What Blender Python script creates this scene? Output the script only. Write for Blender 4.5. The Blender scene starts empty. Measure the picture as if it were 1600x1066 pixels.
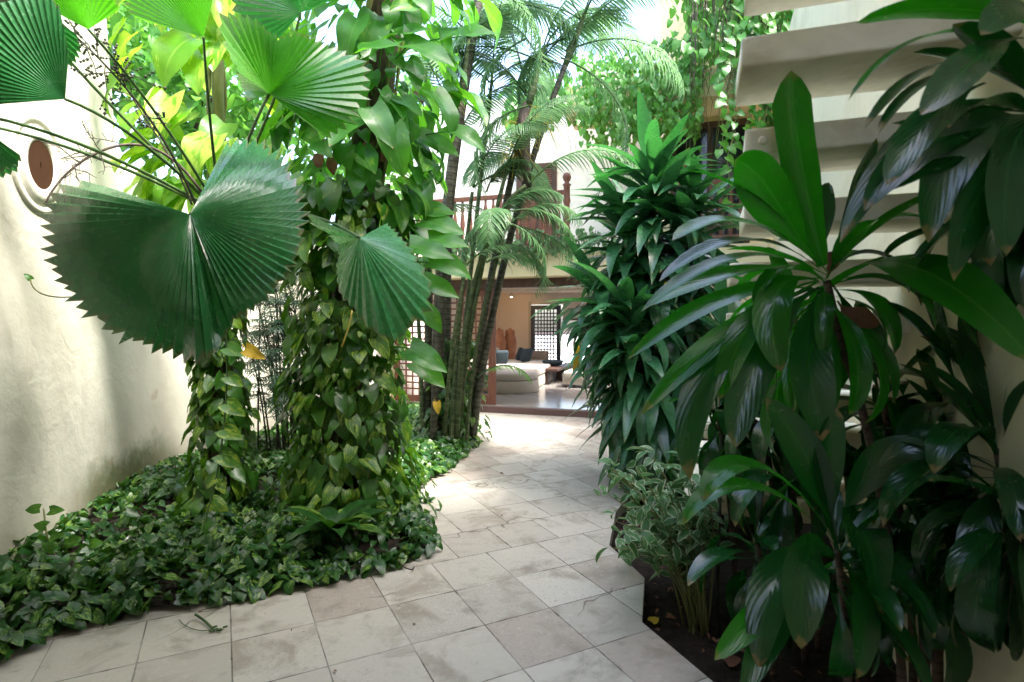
import bpy, math, random
import numpy as np
from mathutils import Vector, Matrix, noise as mnoise
R = math.radians
random.seed(11); rs = np.random.RandomState(5)
SC = bpy.context.scene
COL = SC.collection

# ---------------------------------------------------------------- camera, sky, sun, exposure
FPX = 889.0; PITCH = math.atan(28/FPX); EYE = 1.5
cam_d = bpy.data.cameras.new('camera'); cam = bpy.data.objects.new('camera', cam_d); COL.objects.link(cam)
cam.location = (0, 0, EYE); cam.rotation_euler = (R(90)-PITCH, 0, 0)
cam_d.lens = 36*FPX/1600; cam_d.sensor_width = 36; cam_d.clip_start = .05; cam_d.clip_end = 500
cam_d.dof.use_dof = True; cam_d.dof.focus_distance = 4.2; cam_d.dof.aperture_fstop = 2.8
SC.camera = cam
SUN_EL, SUN_AZ = R(60), R(118)        # azimuth clockwise from +Y
w = bpy.data.worlds.new('World'); SC.world = w; w.use_nodes = True
nt = w.node_tree; bg = nt.nodes['Background']; sky = nt.nodes.new('ShaderNodeTexSky')
sky.sky_type = 'NISHITA'; sky.sun_disc = False; sky.sun_elevation = SUN_EL; sky.sun_rotation = SUN_AZ
sky.air_density = 1.0; sky.dust_density = 4.0; sky.ozone_density = 1.0
nt.links.new(sky.outputs[0], bg.inputs[0]); bg.inputs[1].default_value = .15
sl = bpy.data.lights.new('sun', 'SUN'); sl.energy = 1.6; sl.angle = R(11); sl.color = (1, .98, .94)
sun = bpy.data.objects.new('sun', sl); COL.objects.link(sun)
sd = Vector((math.sin(SUN_AZ)*math.cos(SUN_EL), math.cos(SUN_AZ)*math.cos(SUN_EL), math.sin(SUN_EL)))
sun.rotation_euler = sd.to_track_quat('Z', 'Y').to_euler(); sun.location = (2, 4, 12)
SC.view_settings.view_transform = 'Standard'; SC.view_settings.look = 'None'
SC.view_settings.exposure = 3.05; SC.view_settings.gamma = 1
SC.render.engine = 'CYCLES'; SC.cycles.max_bounces = 8; SC.cycles.transmission_bounces = 6; SC.cycles.diffuse_bounces = 5

# ---------------------------------------------------------------- helpers
cp, sp = math.cos(PITCH), math.sin(PITCH)
def ray(px, py):
    dx, dy = (px-800)/FPX, (533-py)/FPX
    return Vector((dx, cp+dy*sp, -sp+dy*cp))
def P(px, py, Y):
    d = ray(px, py); return Vector((0, 0, EYE)) + d*(Y/d.y)
def G(px, py, z=0.0):
    d = ray(px, py); return Vector((0, 0, EYE)) + d*((z-EYE)/d.z)
def V(*a): return Vector(a)
def unit(v):
    v = np.asarray(v, float); n = np.linalg.norm(v); return v/n if n > 1e-9 else np.array((0, 0, 1.))

class MB:
    def __init__(s): s.v = []; s.f = []; s.uv = []; s.r = []; s.n = 0
    def add(s, V_, F_, UV_=None, r=0.5):
        V_ = np.asarray(V_, float); k = len(V_); s.v.append(V_); n = s.n
        s.f.extend([tuple(i+n for i in f) for f in F_])
        s.uv.append(np.zeros((k, 2)) if UV_ is None else np.asarray(UV_, float)); s.r.append(np.full(k, r)); s.n += k
    def box(s, x0, x1, y0, y1, z0, z1, r=.5, M=None):
        v = np.array([(x, y, z) for z in (z0, z1) for y in (y0, y1) for x in (x0, x1)], float)
        if M is not None: v = np.array([tuple(M @ Vector(q)) for q in v])
        s.add(v, [(0, 2, 3, 1), (4, 5, 7, 6), (0, 1, 5, 4), (2, 6, 7, 3), (0, 4, 6, 2), (1, 3, 7, 5)], None, r)
    def tube(s, pts, rad, n=6, r=.5, cap=True):
        pts = np.array([tuple(p) for p in pts], float); k = len(pts)
        rad = np.full(k, rad) if np.isscalar(rad) else np.asarray(rad, float)
        T = np.gradient(pts, axis=0); T /= np.linalg.norm(T, axis=1)[:, None]+1e-12
        ref = np.array((1., 0, 0)) if abs(T[0][0]) < .8 else np.array((0, 1., 0))
        vs = []; uv = []
        a = unit(ref-T[0]*ref.dot(T[0])); L = 0
        for i in range(k):
            a = unit(a-T[i]*a.dot(T[i])); b = np.cross(T[i], a)
            if i: L += np.linalg.norm(pts[i]-pts[i-1])
            for j in range(n):
                t = 2*math.pi*j/n
                vs.append(pts[i]+rad[i]*(a*math.cos(t)+b*math.sin(t))); uv.append((j/n, L))
        F = [(i*n+j, i*n+(j+1) % n, (i+1)*n+(j+1) % n, (i+1)*n+j) for i in range(k-1) for j in range(n)]
        if cap: F += [tuple(range(n))[::-1], tuple((k-1)*n+j for j in range(n))]
        s.add(vs, F, uv, r)
    def lathe(s, prof, c=(0, 0, 0), n=20, r=.5):
        c = np.array(tuple(c), float)
        vs = [(c[0]+p[0]*math.cos(2*math.pi*j/n), c[1]+p[0]*math.sin(2*math.pi*j/n), c[2]+p[1]) for p in prof for j in range(n)]
        k = len(prof)
        F = [(i*n+j, i*n+(j+1) % n, (i+1)*n+(j+1) % n, (i+1)*n+j) for i in range(k-1) for j in range(n)]
        F += [tuple(range(n))[::-1], tuple((k-1)*n+j for j in range(n))]
        s.add(vs, F, None, r)
    def leaf(s, T, pos, d, nrm, sc=1, r=None, wsc=1):
        Vt, Ft, UVt = T
        d = unit(d); nrm = np.asarray(nrm, float); x = np.cross(d, nrm)
        if np.linalg.norm(x) < 1e-4: x = np.cross(d, (0.3, .9, .1))
        x = unit(x); z = np.cross(x, d)
        W = (Vt[:, :1]*x*wsc+Vt[:, 1:2]*d+Vt[:, 2:3]*z)*sc+np.asarray(tuple(pos))
        s.add(W, Ft, UVt, rs.rand() if r is None else r)
    def build(s, name, mat, parent=None, smooth=True, bevel=0):
        me = bpy.data.meshes.new(name)
        v = np.concatenate(s.v) if s.v else np.zeros((0, 3))
        off = np.array(tuple(parent.location)) if parent is not None else np.zeros(3)
        me.from_pydata((v-off).tolist(), [], s.f)
        uvl = me.uv_layers.new(name='UVMap')
        li = np.empty(len(me.loops), dtype=np.int32); me.loops.foreach_get('vertex_index', li)
        uvl.data.foreach_set('uv', np.concatenate(s.uv)[li].ravel().astype(np.float32))
        at = me.attributes.new('rnd', 'FLOAT', 'POINT'); at.data.foreach_set('value', np.concatenate(s.r).astype(np.float32))
        me.polygons.foreach_set('use_smooth', np.full(len(me.polygons), smooth)); me.update()
        me.materials.append(mat)
        o = bpy.data.objects.new(name, me); COL.objects.link(o)
        if parent is not None: o.parent = parent
        if bevel:
            b = o.modifiers.new('bevel', 'BEVEL'); b.width = bevel; b.segments = 2; b.limit_method = 'ANGLE'
        return o

def tag(o, label, cat, group=None, kind=None):
    if label: o['label'] = label
    if cat: o['category'] = cat
    if group: o['group'] = group
    if kind: o['kind'] = kind
    return o
def struct(o): o['kind'] = 'structure'; return o
def thing(name, loc, label, cat, group=None):
    o = bpy.data.objects.new(name, None); o.empty_display_size = .1; COL.objects.link(o); o.location = tuple(loc)
    return tag(o, label, cat, group)
def bez(p, n):
    p = [np.array(tuple(q), float) for q in p]; out = []
    for i in range(n+1):
        t = i/n; q = list(p)
        while len(q) > 1: q = [a*(1-t)+b*t for a, b in zip(q, q[1:])]
        out.append(q[0])
    return np.array(out)

# ---------------------------------------------------------------- materials
class NT:
    def __init__(s, name):
        s.m = bpy.data.materials.new(name); s.m.use_nodes = True; s.t = s.m.node_tree; s.t.nodes.clear()
        s.out = s.N('ShaderNodeOutputMaterial')
    def N(s, ty, **k):
        n = s.t.nodes.new(ty)
        for a, b in k.items(): setattr(n, a, b)
        return n
    def L(s, a, b): s.t.links.new(a, b)
    def setin(s, n, i, v):
        if hasattr(v, 'node'): s.L(v, n.inputs[i])
        elif v is not None: n.inputs[i].default_value = v
    def math(s, op, a, b=None, c=None, clamp=False):
        n = s.N('ShaderNodeMath', operation=op); n.use_clamp = clamp
        s.setin(n, 0, a); s.setin(n, 1, b)
        if c is not None: s.setin(n, 2, c)
        return n.outputs[0]
    def mix(s, f, a, b, bt='MIX'):
        n = s.N('ShaderNodeMix', data_type='RGBA', blend_type=bt)
        s.setin(n, 0, f)
        for i, v in ((6, a), (7, b)):
            if isinstance(v, tuple): v = tuple(v)+((1,) if len(v) == 3 else ())
            s.setin(n, i, v)
        return n.outputs[2]
    def noise(s, vec, scale, det=4, rough=.55, dist=0):
        n = s.N('ShaderNodeTexNoise'); s.setin(n, 'Scale', scale); n.inputs['Detail'].default_value = det
        n.inputs['Roughness'].default_value = rough; n.inputs['Distortion'].default_value = dist
        if vec is not None: s.L(vec, n.inputs['Vector'])
        return n.outputs['Fac']
    def ss(s, v, a, b):
        n = s.N('ShaderNodeMapRange', interpolation_type='SMOOTHSTEP'); s.setin(n, 0, v); n.inputs[1].default_value = a; n.inputs[2].default_value = b
        return n.outputs[0]
    def coord(s, w='Object'): return s.N('ShaderNodeTexCoord').outputs[w]
    def geo(s): return s.N('ShaderNodeNewGeometry').outputs['Position']
    def rnd(s): return s.N('ShaderNodeAttribute', attribute_name='rnd').outputs['Fac']
    def bump(s, h, st=.3, d=.02):
        n = s.N('ShaderNodeBump'); s.L(h, n.inputs['Height']); n.inputs['Strength'].default_value = st; n.inputs['Distance'].default_value = d
        return n.outputs[0]
    def bsdf(s, col, rough=.6, normal=None, spec=.5, metal=0, coat=0):
        b = s.N('ShaderNodeBsdfPrincipled')
        s.setin(b, 'Base Color', tuple(col)+(1,) if isinstance(col, tuple) else col); s.setin(b, 'Roughness', rough)
        s.setin(b, 'Specular IOR Level', spec); s.setin(b, 'Metallic', metal); s.setin(b, 'Coat Weight', coat)
        if normal is not None: s.L(normal, b.inputs['Normal'])
        return b.outputs[0]
    def done(s, sh): s.L(sh, s.out.inputs[0]); return s.m

def leafmat(name, base, alt, vein, rough=.36, trans=.3, tcol=None, var=None, var_amt=.5, ribs=26, margin=None, spec=.5):
    m = NT(name); uv = m.N('ShaderNodeUVMap', uv_map='UVMap').outputs[0]
    sx = m.N('ShaderNodeSeparateXYZ'); m.L(uv, sx.inputs[0]); u, v = sx.outputs[0], sx.outputs[1]
    r = m.rnd(); au = m.math('ABSOLUTE', m.math('SUBTRACT', u, .5))
    c = m.mix(r, base, alt)
    n1 = m.noise(m.geo(), 9, 3); c = m.mix(m.math('MULTIPLY', m.ss(n1, .35, .75), .45), c, tuple(min(1, x*1.6) for x in alt))
    if var is not None:
        cx = m.N('ShaderNodeCombineXYZ'); m.L(m.math('MULTIPLY', u, 1.6), cx.inputs[0]); m.L(m.math('ADD', v, m.math('MULTIPLY', au, -1.2)), cx.inputs[1]); m.L(m.math('MULTIPLY', r, 37.), cx.inputs[2])
        nn = m.noise(cx.outputs[0], 3.5, 5, .65, .3)
        th = m.math('ADD', nn, m.math('MULTIPLY', m.math('SUBTRACT', r, .5), .25))
        f = m.ss(th, .62-var_amt*.2, .70-var_amt*.2)
        if margin: f = m.math('MAXIMUM', f, m.ss(m.math('ADD', au, m.math('MULTIPLY', m.math('SUBTRACT', nn, .5), .9)), .36, .42))
        c = m.mix(f, c, var)
    if name.startswith('fan'): c = m.mix(m.math('MULTIPLY', m.ss(m.math('ADD', v, m.math('MULTIPLY', m.math('SUBTRACT', m.noise(m.geo(), 12, 3), .5), .12)), .86, .90), .8), c, (.16, .12, .05)); c = m.mix(m.math('MULTIPLY', m.ss(m.noise(m.geo(), 60, 2), .72, .76), .5), c, (.3, .35, .25))
    if name[:3] in ('ti_', 'cor', 'pot', 'big'):
        nb = m.math('MULTIPLY', m.math('SUBTRACT', m.noise(m.geo(), 30, 3), .5), .16); tipm = m.ss(m.math('ADD', v, m.math('ADD', nb, m.math('MULTIPLY', r, .03))), .955, .99)
        c = m.mix(m.math('MULTIPLY', tipm, .8), c, (.22, .14, .05)); c = m.mix(m.math('MULTIPLY', m.ss(m.noise(m.geo(), 55, 2), .70, .74), .35), c, (.16, .17, .06))
    side = m.math('SINE', m.math('MULTIPLY', m.math('ADD', v, m.math('MULTIPLY', au, -.7)), ribs*2.))
    c = m.mix(m.math('MULTIPLY', m.ss(side, .7, 1.), .09), c, vein)
    c = m.mix(m.math('MULTIPLY', m.math('SUBTRACT', 1, m.ss(au, .012, .035)), .75), c, vein)
    h = m.math('ADD', m.math('MULTIPLY', side, .22), m.math('MULTIPLY', n1, 1.2))
    nm = m.bump(h, .16, .004)
    ro = m.math('ADD', rough-.1, m.math('MULTIPLY', m.noise(m.geo(), 25, 2), .25))
    b = m.bsdf(c, ro, nm, spec)
    if trans:
        t = m.N('ShaderNodeBsdfTranslucent'); tc = tcol or (alt[0]*3.2+.02, alt[1]*2.6+.05, alt[2]*.6)
        m.L(m.mix(.65, c, tc), t.inputs[0]); x = m.N('ShaderNodeMixShader'); x.inputs[0].default_value = trans
        m.L(b, x.inputs[1]); m.L(t.outputs[0], x.inputs[2]); b = x.outputs[0]
    return m.done(b)

LM = {}
LM['fan'] = leafmat('fan_leaf_green', (.016, .105, .030), (.026, .145, .042), (.07, .26, .11), .22, .2, (.04, .34, .03), ribs=0, spec=.8)
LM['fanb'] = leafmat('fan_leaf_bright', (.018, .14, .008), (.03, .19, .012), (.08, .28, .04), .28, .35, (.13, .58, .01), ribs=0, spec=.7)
LM['fanl'] = leafmat('fan_leaf_pale', (.03, .17, .055), (.045, .21, .07), (.12, .34, .14), .26, .3, (.08, .42, .05), ribs=0, spec=.7)  # lighter copy of the fan green: light from below put into the colour
LM['poth'] = leafmat('pothos_green', (.016, .085, .006), (.045, .15, .010), (.06, .17, .02), .34, .32, (.16, .42, .01), var=(.26, .36, .03), var_amt=.25, spec=.6)
LM['pothy'] = leafmat('pothos_golden', (.045, .19, .008), (.11, .28, .012), (.2, .36, .05), .34, .5, (.42, .78, .02), var=(.42, .56, .08), var_amt=.45)
LM['big'] = leafmat('big_climber_green', (.028, .15, .018), (.06, .22, .03), (.12, .3, .08), .34, .42, (.2, .65, .02), var=(.26, .44, .05), var_amt=.1, spec=.6)
LM['cover'] = leafmat('ground_cover_green', (.008, .046, .008), (.022, .09, .014), (.05, .14, .03), .32, .22, (.09, .3, .01), var=(.20, .32, .05), var_amt=.2)
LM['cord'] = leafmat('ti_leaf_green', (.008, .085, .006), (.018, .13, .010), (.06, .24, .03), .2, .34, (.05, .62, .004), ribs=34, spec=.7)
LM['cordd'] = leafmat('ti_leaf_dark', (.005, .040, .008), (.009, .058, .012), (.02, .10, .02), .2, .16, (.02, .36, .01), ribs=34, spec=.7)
LM['drac'] = leafmat('corn_plant_leaf', (.026, .105, .042), (.048, .155, .07), (.06, .2, .09), .27, .26, (.06, .36, .03), ribs=0, spec=.65)
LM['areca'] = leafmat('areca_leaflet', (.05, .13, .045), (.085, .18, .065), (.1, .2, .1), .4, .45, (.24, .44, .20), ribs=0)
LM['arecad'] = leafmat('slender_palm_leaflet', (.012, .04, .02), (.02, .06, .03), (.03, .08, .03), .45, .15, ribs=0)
LM['vine'] = leafmat('roof_creeper_leaf', (.04, .16, .02), (.09, .26, .045), (.12, .28, .06), .34, .42, (.25, .6, .06), ribs=14)
LM['varie'] = leafmat('variegated_bush_leaf', (.045, .16, .045), (.08, .22, .07), (.1, .2, .1), .42, .3, (.2, .4, .12), var=(.58, .62, .42), var_amt=.0, margin=True, ribs=14)
LM['yellow'] = leafmat('yellow_dying_leaf', (.55, .34, .03), (.6, .4, .04), (.6, .45, .1), .5, .35, (.8, .45, .03))
LM['dry'] = leafmat('dry_brown_leaf', (.13, .05, .03), (.2, .09, .05), (.2, .1, .06), .7, .15, (.3, .12, .05))

def wood_like(name, c1, c2, sc=(30, 30, 4), rough=.7, st=.5):
    m = NT(name); mp = m.N('ShaderNodeMapping'); m.L(m.coord(), mp.inputs[0]); mp.inputs['Scale'].default_value = sc
    n = m.noise(mp.outputs[0], 1, 5, .65); c = m.mix(m.ss(n, .3, .7), c1, c2)
    return m.done(m.bsdf(c, rough, m.bump(n, st, .01), .3))
def ringmat(name, c1, c2, c3, freq=9.):
    m = NT(name); uv = m.N('ShaderNodeUVMap', uv_map='UVMap').outputs[0]
    sx = m.N('ShaderNodeSeparateXYZ'); m.L(uv, sx.inputs[0]); n = m.noise(m.geo(), 14, 4)
    w_ = m.math('FRACT', m.math('ADD', m.math('MULTIPLY', sx.outputs[1], freq), m.math('MULTIPLY', n, .25)))
    ring = m.math('SUBTRACT', 1, m.ss(w_, .08, .22))
    c = m.mix(m.ss(n, .35, .65), c1, c2); c = m.mix(ring, c, c3)
    return m.done(m.bsdf(c, .7, m.bump(m.math('ADD', ring, n), .6, .01), .3))
BARK = wood_like('bark_dark', (.03, .02, .014), (.11, .075, .05), (40, 40, 9))
STEM = ringmat('cane_brown', (.06, .036, .024), (.11, .07, .05), (.045, .028, .02), 28)
PALMTR = ringmat('palm_trunk_ringed', (.055, .048, .035), (.12, .11, .085), (.022, .02, .016), 15)
PALMGR = ringmat('palm_trunk_green', (.05, .075, .03), (.11, .14, .06), (.13, .13, .085), 14)
GSTALK = wood_like('green_stalk', (.035, .08, .025), (.08, .14, .04), (20, 20, 5), .45, .1)
YSTALK = wood_like('yellow_stalk', (.5, .36, .05), (.62, .5, .12), (20, 20, 5), .6, .1)
DSTALK = wood_like('dark_stalk', (.02, .022, .014), (.05, .055, .03), (20, 20, 5), .6, .2)
DRYR = wood_like('dry_roots', (.05, .035, .03), (.13, .10, .08), (30, 30, 5), .8, .3)
VINEST = wood_like('vine_stem', (.12, .13, .04), (.2, .2, .07), (20, 20, 5), .6, .2)
REDWOOD = wood_like('red_brown_wood', (.13, .05, .035), (.22, .09, .06), (50, 50, 3), .5, .2)
DARKWOOD = wood_like('dark_brown_wood', (.045, .025, .02), (.10, .055, .04), (50, 50, 3), .5, .2)
SLATE = wood_like('slate_painted_wood', (.035, .045, .06), (.06, .07, .09), (50, 50, 3), .4, .1)
CLAY = wood_like('terracotta', (.30, .12, .06), (.42, .2, .11), (6, 6, 6), .75, .2)

def cracks(m, g, sc, lo, hi):
    ds = m.N('ShaderNodeVectorMath', operation='ADD'); nz = m.N('ShaderNodeTexNoise'); nz.inputs['Scale'].default_value = 3; m.L(g, nz.inputs['Vector'])
    sc_ = m.N('ShaderNodeVectorMath', operation='SCALE'); m.L(nz.outputs['Color'], sc_.inputs[0]); sc_.inputs['Scale'].default_value = .5
    m.L(g, ds.inputs[0]); m.L(sc_.outputs[0], ds.inputs[1])
    vo = m.N('ShaderNodeTexVoronoi', feature='DISTANCE_TO_EDGE'); m.L(ds.outputs[0], vo.inputs['Vector']); vo.inputs['Scale'].default_value = sc
    return m.math('MULTIPLY', m.math('SUBTRACT', 1, m.ss(vo.outputs['Distance'], .002, .010)), m.ss(m.noise(g, .9, 2), lo, hi))
def plaster(name, base, dirt, amt=.5, rough=.85, moss=False, sc=1.0, ckk=0):
    m = NT(name); g = m.geo(); n = m.noise(g, 1.1*sc, 6, .6, .4); n2 = m.noise(g, 9*sc, 4)
    c = m.mix(m.math('MULTIPLY', m.ss(n, .42, .72), amt), base, dirt)
    c = m.mix(m.math('MULTIPLY', m.ss(n2, .6, .8), amt*.3), c, dirt)
    mp = m.N('ShaderNodeMapping'); m.L(g, mp.inputs[0]); mp.inputs['Scale'].default_value = (3.5, 3.5, .35)
    st = m.noise(mp.outputs[0], 1.5, 5, .6); c = m.mix(m.math('MULTIPLY', m.ss(st, .58, .78), amt*.45), c, dirt)
    if moss:
        s3 = m.N('ShaderNodeSeparateXYZ'); m.L(g, s3.inputs[0])
        zz = m.math('SUBTRACT', 1, m.ss(m.math('ADD', s3.outputs[2], m.math('MULTIPLY', m.noise(g, 4, 5, .7), .5)), .42, .75))
        yy = m.math('MULTIPLY', m.ss(s3.outputs[1], 3.9, 4.5), m.math('SUBTRACT', 1, m.ss(s3.outputs[1], 5.2, 6.0)))
        c = m.mix(m.math('MULTIPLY', m.math('MULTIPLY', zz, yy), .9), c, (.05, .085, .012))
        low = m.math('SUBTRACT', 1, m.ss(m.math('ADD', s3.outputs[2], m.math('MULTIPLY', n2, .5)), .2, .7))
        c = m.mix(m.math('MULTIPLY', low, .45), c, (.28, .22, .13))
        sp_ = m.noise(g, 3.2, 2); c = m.mix(m.math('MULTIPLY', m.ss(sp_, .68, .74), .35), c, (.35, .2, .1))
    ck = cracks(m, g, .9, .5, .6); c = m.mix(m.math('MULTIPLY', ck, ckk), c, (.2, .16, .11))
    tw = m.noise(g, 3.5, 3, .5, 1.5)
    return m.done(m.bsdf(c, rough, m.bump(m.math('ADD', m.math('ADD', n2, m.math('MULTIPLY', tw, 1.2)), m.math('MULTIPLY', m.noise(g, 45, 3), .3)), .4, .012), .2))
LWALL = plaster('garden_wall_plaster', (.62, .60, .50), (.42, .38, .29), .55, moss=True)
RWALL = plaster('stair_wall_plaster', (.80, .72, .53), (.5, .42, .26), .5)
YWALL = plaster('house_plaster_yellow', (.70, .60, .38), (.58, .48, .28), .4)
WWALL = plaster('house_plaster_white', (.80, .77, .72), (.65, .6, .52), .3)
ROOM = plaster('room_plaster_peach', (.62, .55, .48), (.58, .5, .42), .2)
TREAD = plaster('tread_concrete', (.86, .79, .63), (.46, .41, .27), .85, sc=1.8)
SLABM = plaster('roof_slab_plaster', (.45, .42, .36), (.3, .27, .2), .5)

def paving():
    m = NT('travertine_tiles'); g = m.geo(); mp = m.N('ShaderNodeMapping'); m.L(g, mp.inputs[0])
    mp.vector_type = 'TEXTURE'; mp.inputs['Rotation'].default_value = (0, 0, R(27)); mp.inputs['Location'].default_value = TILE0
    sx = m.N('ShaderNodeSeparateXYZ'); m.L(mp.outputs[0], sx.inputs[0])
    vy = m.math('DIVIDE', sx.outputs[1], .405); row = m.math('FLOOR', vy)
    wn0 = m.N('ShaderNodeTexWhiteNoise', noise_dimensions='1D'); m.L(row, wn0.inputs['W'])
    shift = m.math('MULTIPLY', m.math('GREATER_THAN', wn0.outputs[0], .8), .5)
    vx = m.math('ADD', m.math('DIVIDE', sx.outputs[0], .375), shift); cx = m.math('FLOOR', vx)
    cb = m.N('ShaderNodeCombineXYZ'); m.L(cx, cb.inputs[0]); m.L(row, cb.inputs[1])
    wn = m.N('ShaderNodeTexWhiteNoise', noise_dimensions='2D'); m.L(cb.outputs[0], wn.inputs['Vector']); r = wn.outputs['Value']
    cs = m.N('ShaderNodeSeparateColor'); m.L(wn.outputs['Color'], cs.inputs[0])
    fx, fy = m.math('FRACT', vx), m.math('FRACT', vy)
    ex = m.math('MINIMUM', fx, m.math('SUBTRACT', 1, fx)); ey = m.math('MINIMUM', fy, m.math('SUBTRACT', 1, fy))
    e = m.math('ADD', m.math('MINIMUM', ex, ey), m.math('MULTIPLY', m.math('SUBTRACT', m.noise(g, 40, 3), .5), .006))
    joint = m.math('SUBTRACT', 1, m.ss(m.math('SUBTRACT', e, m.math('MULTIPLY', m.ss(m.noise(g, 11, 4), .5, .75), .012)), .004, .010))
    # offset the noise per tile so the veins stop at the joints
    of = m.N('ShaderNodeVectorMath', operation='MULTIPLY_ADD'); m.L(wn.outputs['Color'], of.inputs[0]); of.inputs[1].default_value = (9, 9, 9); m.L(g, of.inputs[2])
    n1 = m.noise(of.outputs[0], 3.2, 7, .62, .6); n2 = m.noise(of.outputs[0], 22, 6, .7, .3); n3 = m.noise(of.outputs[0], 95, 4, .7)
    c = m.mix(r, (.56, .52, .455), (.45, .41, .355)); c = m.mix(m.math('MULTIPLY', m.math('GREATER_THAN', cs.outputs[1], .8), .55), c, (.36, .28, .235))
    c = m.mix(m.math('MULTIPLY', m.ss(n1, .48, .68), .75), c, (.28, .235, .18))
    c = m.mix(m.math('MULTIPLY', m.ss(n2, .52, .75), .5), c, (.60, .575, .53))
    c = m.mix(m.math('MULTIPLY', m.ss(n3, .55, .70), m.math('MULTIPLY', cs.outputs[2], .85)), c, (.19, .155, .125)); c = m.mix(m.math('MULTIPLY', m.ss(m.noise(of.outputs[0], 9, 8, .8, .2), .55, .68), .45), c, (.27, .225, .18))
    n4 = m.noise(g, 2.3, 6, .65, .3); c = m.mix(m.math('MULTIPLY', m.ss(n4, .56, .72), .55), c, (.17, .135, .10))
    n5 = m.noise(g, 14, 2); c = m.mix(m.math('MULTIPLY', m.ss(n5, .735, .78), .7), c, (.10, .065, .045))
    c = m.mix(m.math('MULTIPLY', cracks(m, g, 1.1, .53, .58), .7), c, (.07, .05, .04))
    dirt = m.ss(m.noise(g, 1.7, 3), .3, .6)
    c = m.mix(m.math('MULTIPLY', joint, m.math('ADD', .2, m.math('MULTIPLY', dirt, .75))), c, (.07, .055, .04))
    h = m.math('SUBTRACT', m.math('ADD', m.math('MULTIPLY', n2, .3), m.math('MULTIPLY', m.ss(n3, .6, .75), -.5)), m.math('MULTIPLY', joint, 1.5))
    return m.done(m.bsdf(c, m.math('ADD', .38, m.math('MULTIPLY', n1, .3)), m.bump(h, .5, .004), .45))
TILE0 = (G(643, 1007).x, G(643, 1007).y, 0)
PAVE = paving()
def soilmat():
    m = NT('dark_soil'); g = m.geo(); n = m.noise(g, 18, 7, .75); n2 = m.noise(g, 70, 4, .7)
    c = m.mix(m.ss(n, .3, .7), (.018, .013, .010), (.06, .042, .032)); c = m.mix(m.ss(n2, .68, .74), c, (.2, .16, .13))
    return m.done(m.bsdf(c, .95, m.bump(m.math('ADD', n, n2), 1., .03), .2))
SOIL = soilmat()
def simple(name, col, rough=.5, metal=0, spec=.5, var=.15, sc=6):
    m = NT(name); n = m.noise(m.geo(), sc, 4); c = m.mix(m.math('MULTIPLY', n, var*2), col, tuple(x*.6 for x in col))
    return m.done(m.bsdf(c, rough, m.bump(m.noise(m.geo(), sc*12, 3), .1, .003), spec, metal))
FLOORM = simple('polished_floor', (.36, .33, .30), .16, var=.35, sc=2.5)
CREAMF = simple('cream_fabric', (.46, .42, .36), .85, sc=4)
TEALF = simple('dark_teal_fabric', (.008, .022, .03), .8)
GREYF = simple('grey_brown_fabric', (.22, .17, .14), .85)
BLACKM = simple('black_plastic', (.015, .015, .017), .35)
GREYM = simple('pale_metal', (.5, .52, .5), .35, .6)
DARKGL = simple('dark_niche_wood', (.05, .022, .010), .8, spec=.1, sc=12)
STEP = simple('red_brown_step', (.12, .065, .06), .5)
CEIL = simple('ceiling_cream', (.68, .56, .44), .8)
TERR = simple('terrace_pale_stone', (.62, .58, .52), .6)
wm = NT('pool_water'); POOL = wm.done(wm.bsdf((.10, .5, .5), .06, wm.bump(wm.noise(wm.geo(), 6, 2), .3, .02)))
em = NT('lamp_glow'); e_ = em.N('ShaderNodeEmission'); e_.inputs[0].default_value = (1, .62, .25, 1); e_.inputs[1].default_value = 14; GLOW = em.done(e_.outputs[0])

# ---------------------------------------------------------------- plan frame of the house and stair (18 degrees clockwise)
A = R(18); U_ = V(math.cos(A), -math.sin(A), 0); W_ = V(math.sin(A), math.cos(A), 0)
HO = V(-.63, 9.66, 0)
HM = Matrix.Translation(HO) @ Matrix.Rotation(-A, 4, 'Z')        # local x along facade, y into the house
def H(u, v, z=0): return HM @ V(u, v, z)

def extrude_poly(pts, z0, z1, mb):
    import mathutils.geometry as mg
    k = len(pts); v = [(p[0], p[1], z1) for p in pts]+[(p[0], p[1], z0) for p in pts]
    tr = mg.tessellate_polygon([[Vector((p[0], p[1], 0)) for p in pts]])
    F = []
    for t in tr:
        a, b, c = [Vector(v[i]) for i in t]
        F.append(tuple(t) if (b-a).cross(c-a).z > 0 else tuple(reversed(t)))
    F += [(i, (i+1) % k, k+(i+1) % k, k+i) for i in range(k)]
    mb.add(v, F)

# ground sheet
mb = MB(); n = 60; xs = np.linspace(-60, 60, 2); 
mb.add([(-80, -60, -.16), (80, -60, -.16), (80, 120, -.16), (-80, 120, -.16)], [(0, 1, 2, 3)])
struct(mb.build('ground', SOIL, smooth=False))
# path slab
right_edge = [G(1180, 1120), G(1115, 1066), G(1003, 972), G(1007, 903), G(952, 852), G(962, 800), G(1010, 740), G(1080, 700), G(1110, 665)]
path_pts = [V(-3.4, -4, 0), V(2.2, -4, 0)]+right_edge+[H(4.2, -.02), H(-2.6, -.02), V(-3.6, 5, 0)]
mb = MB(); extrude_poly(path_pts, -.12, 0, mb); struct(mb.build('path', PAVE, smooth=False))
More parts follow.
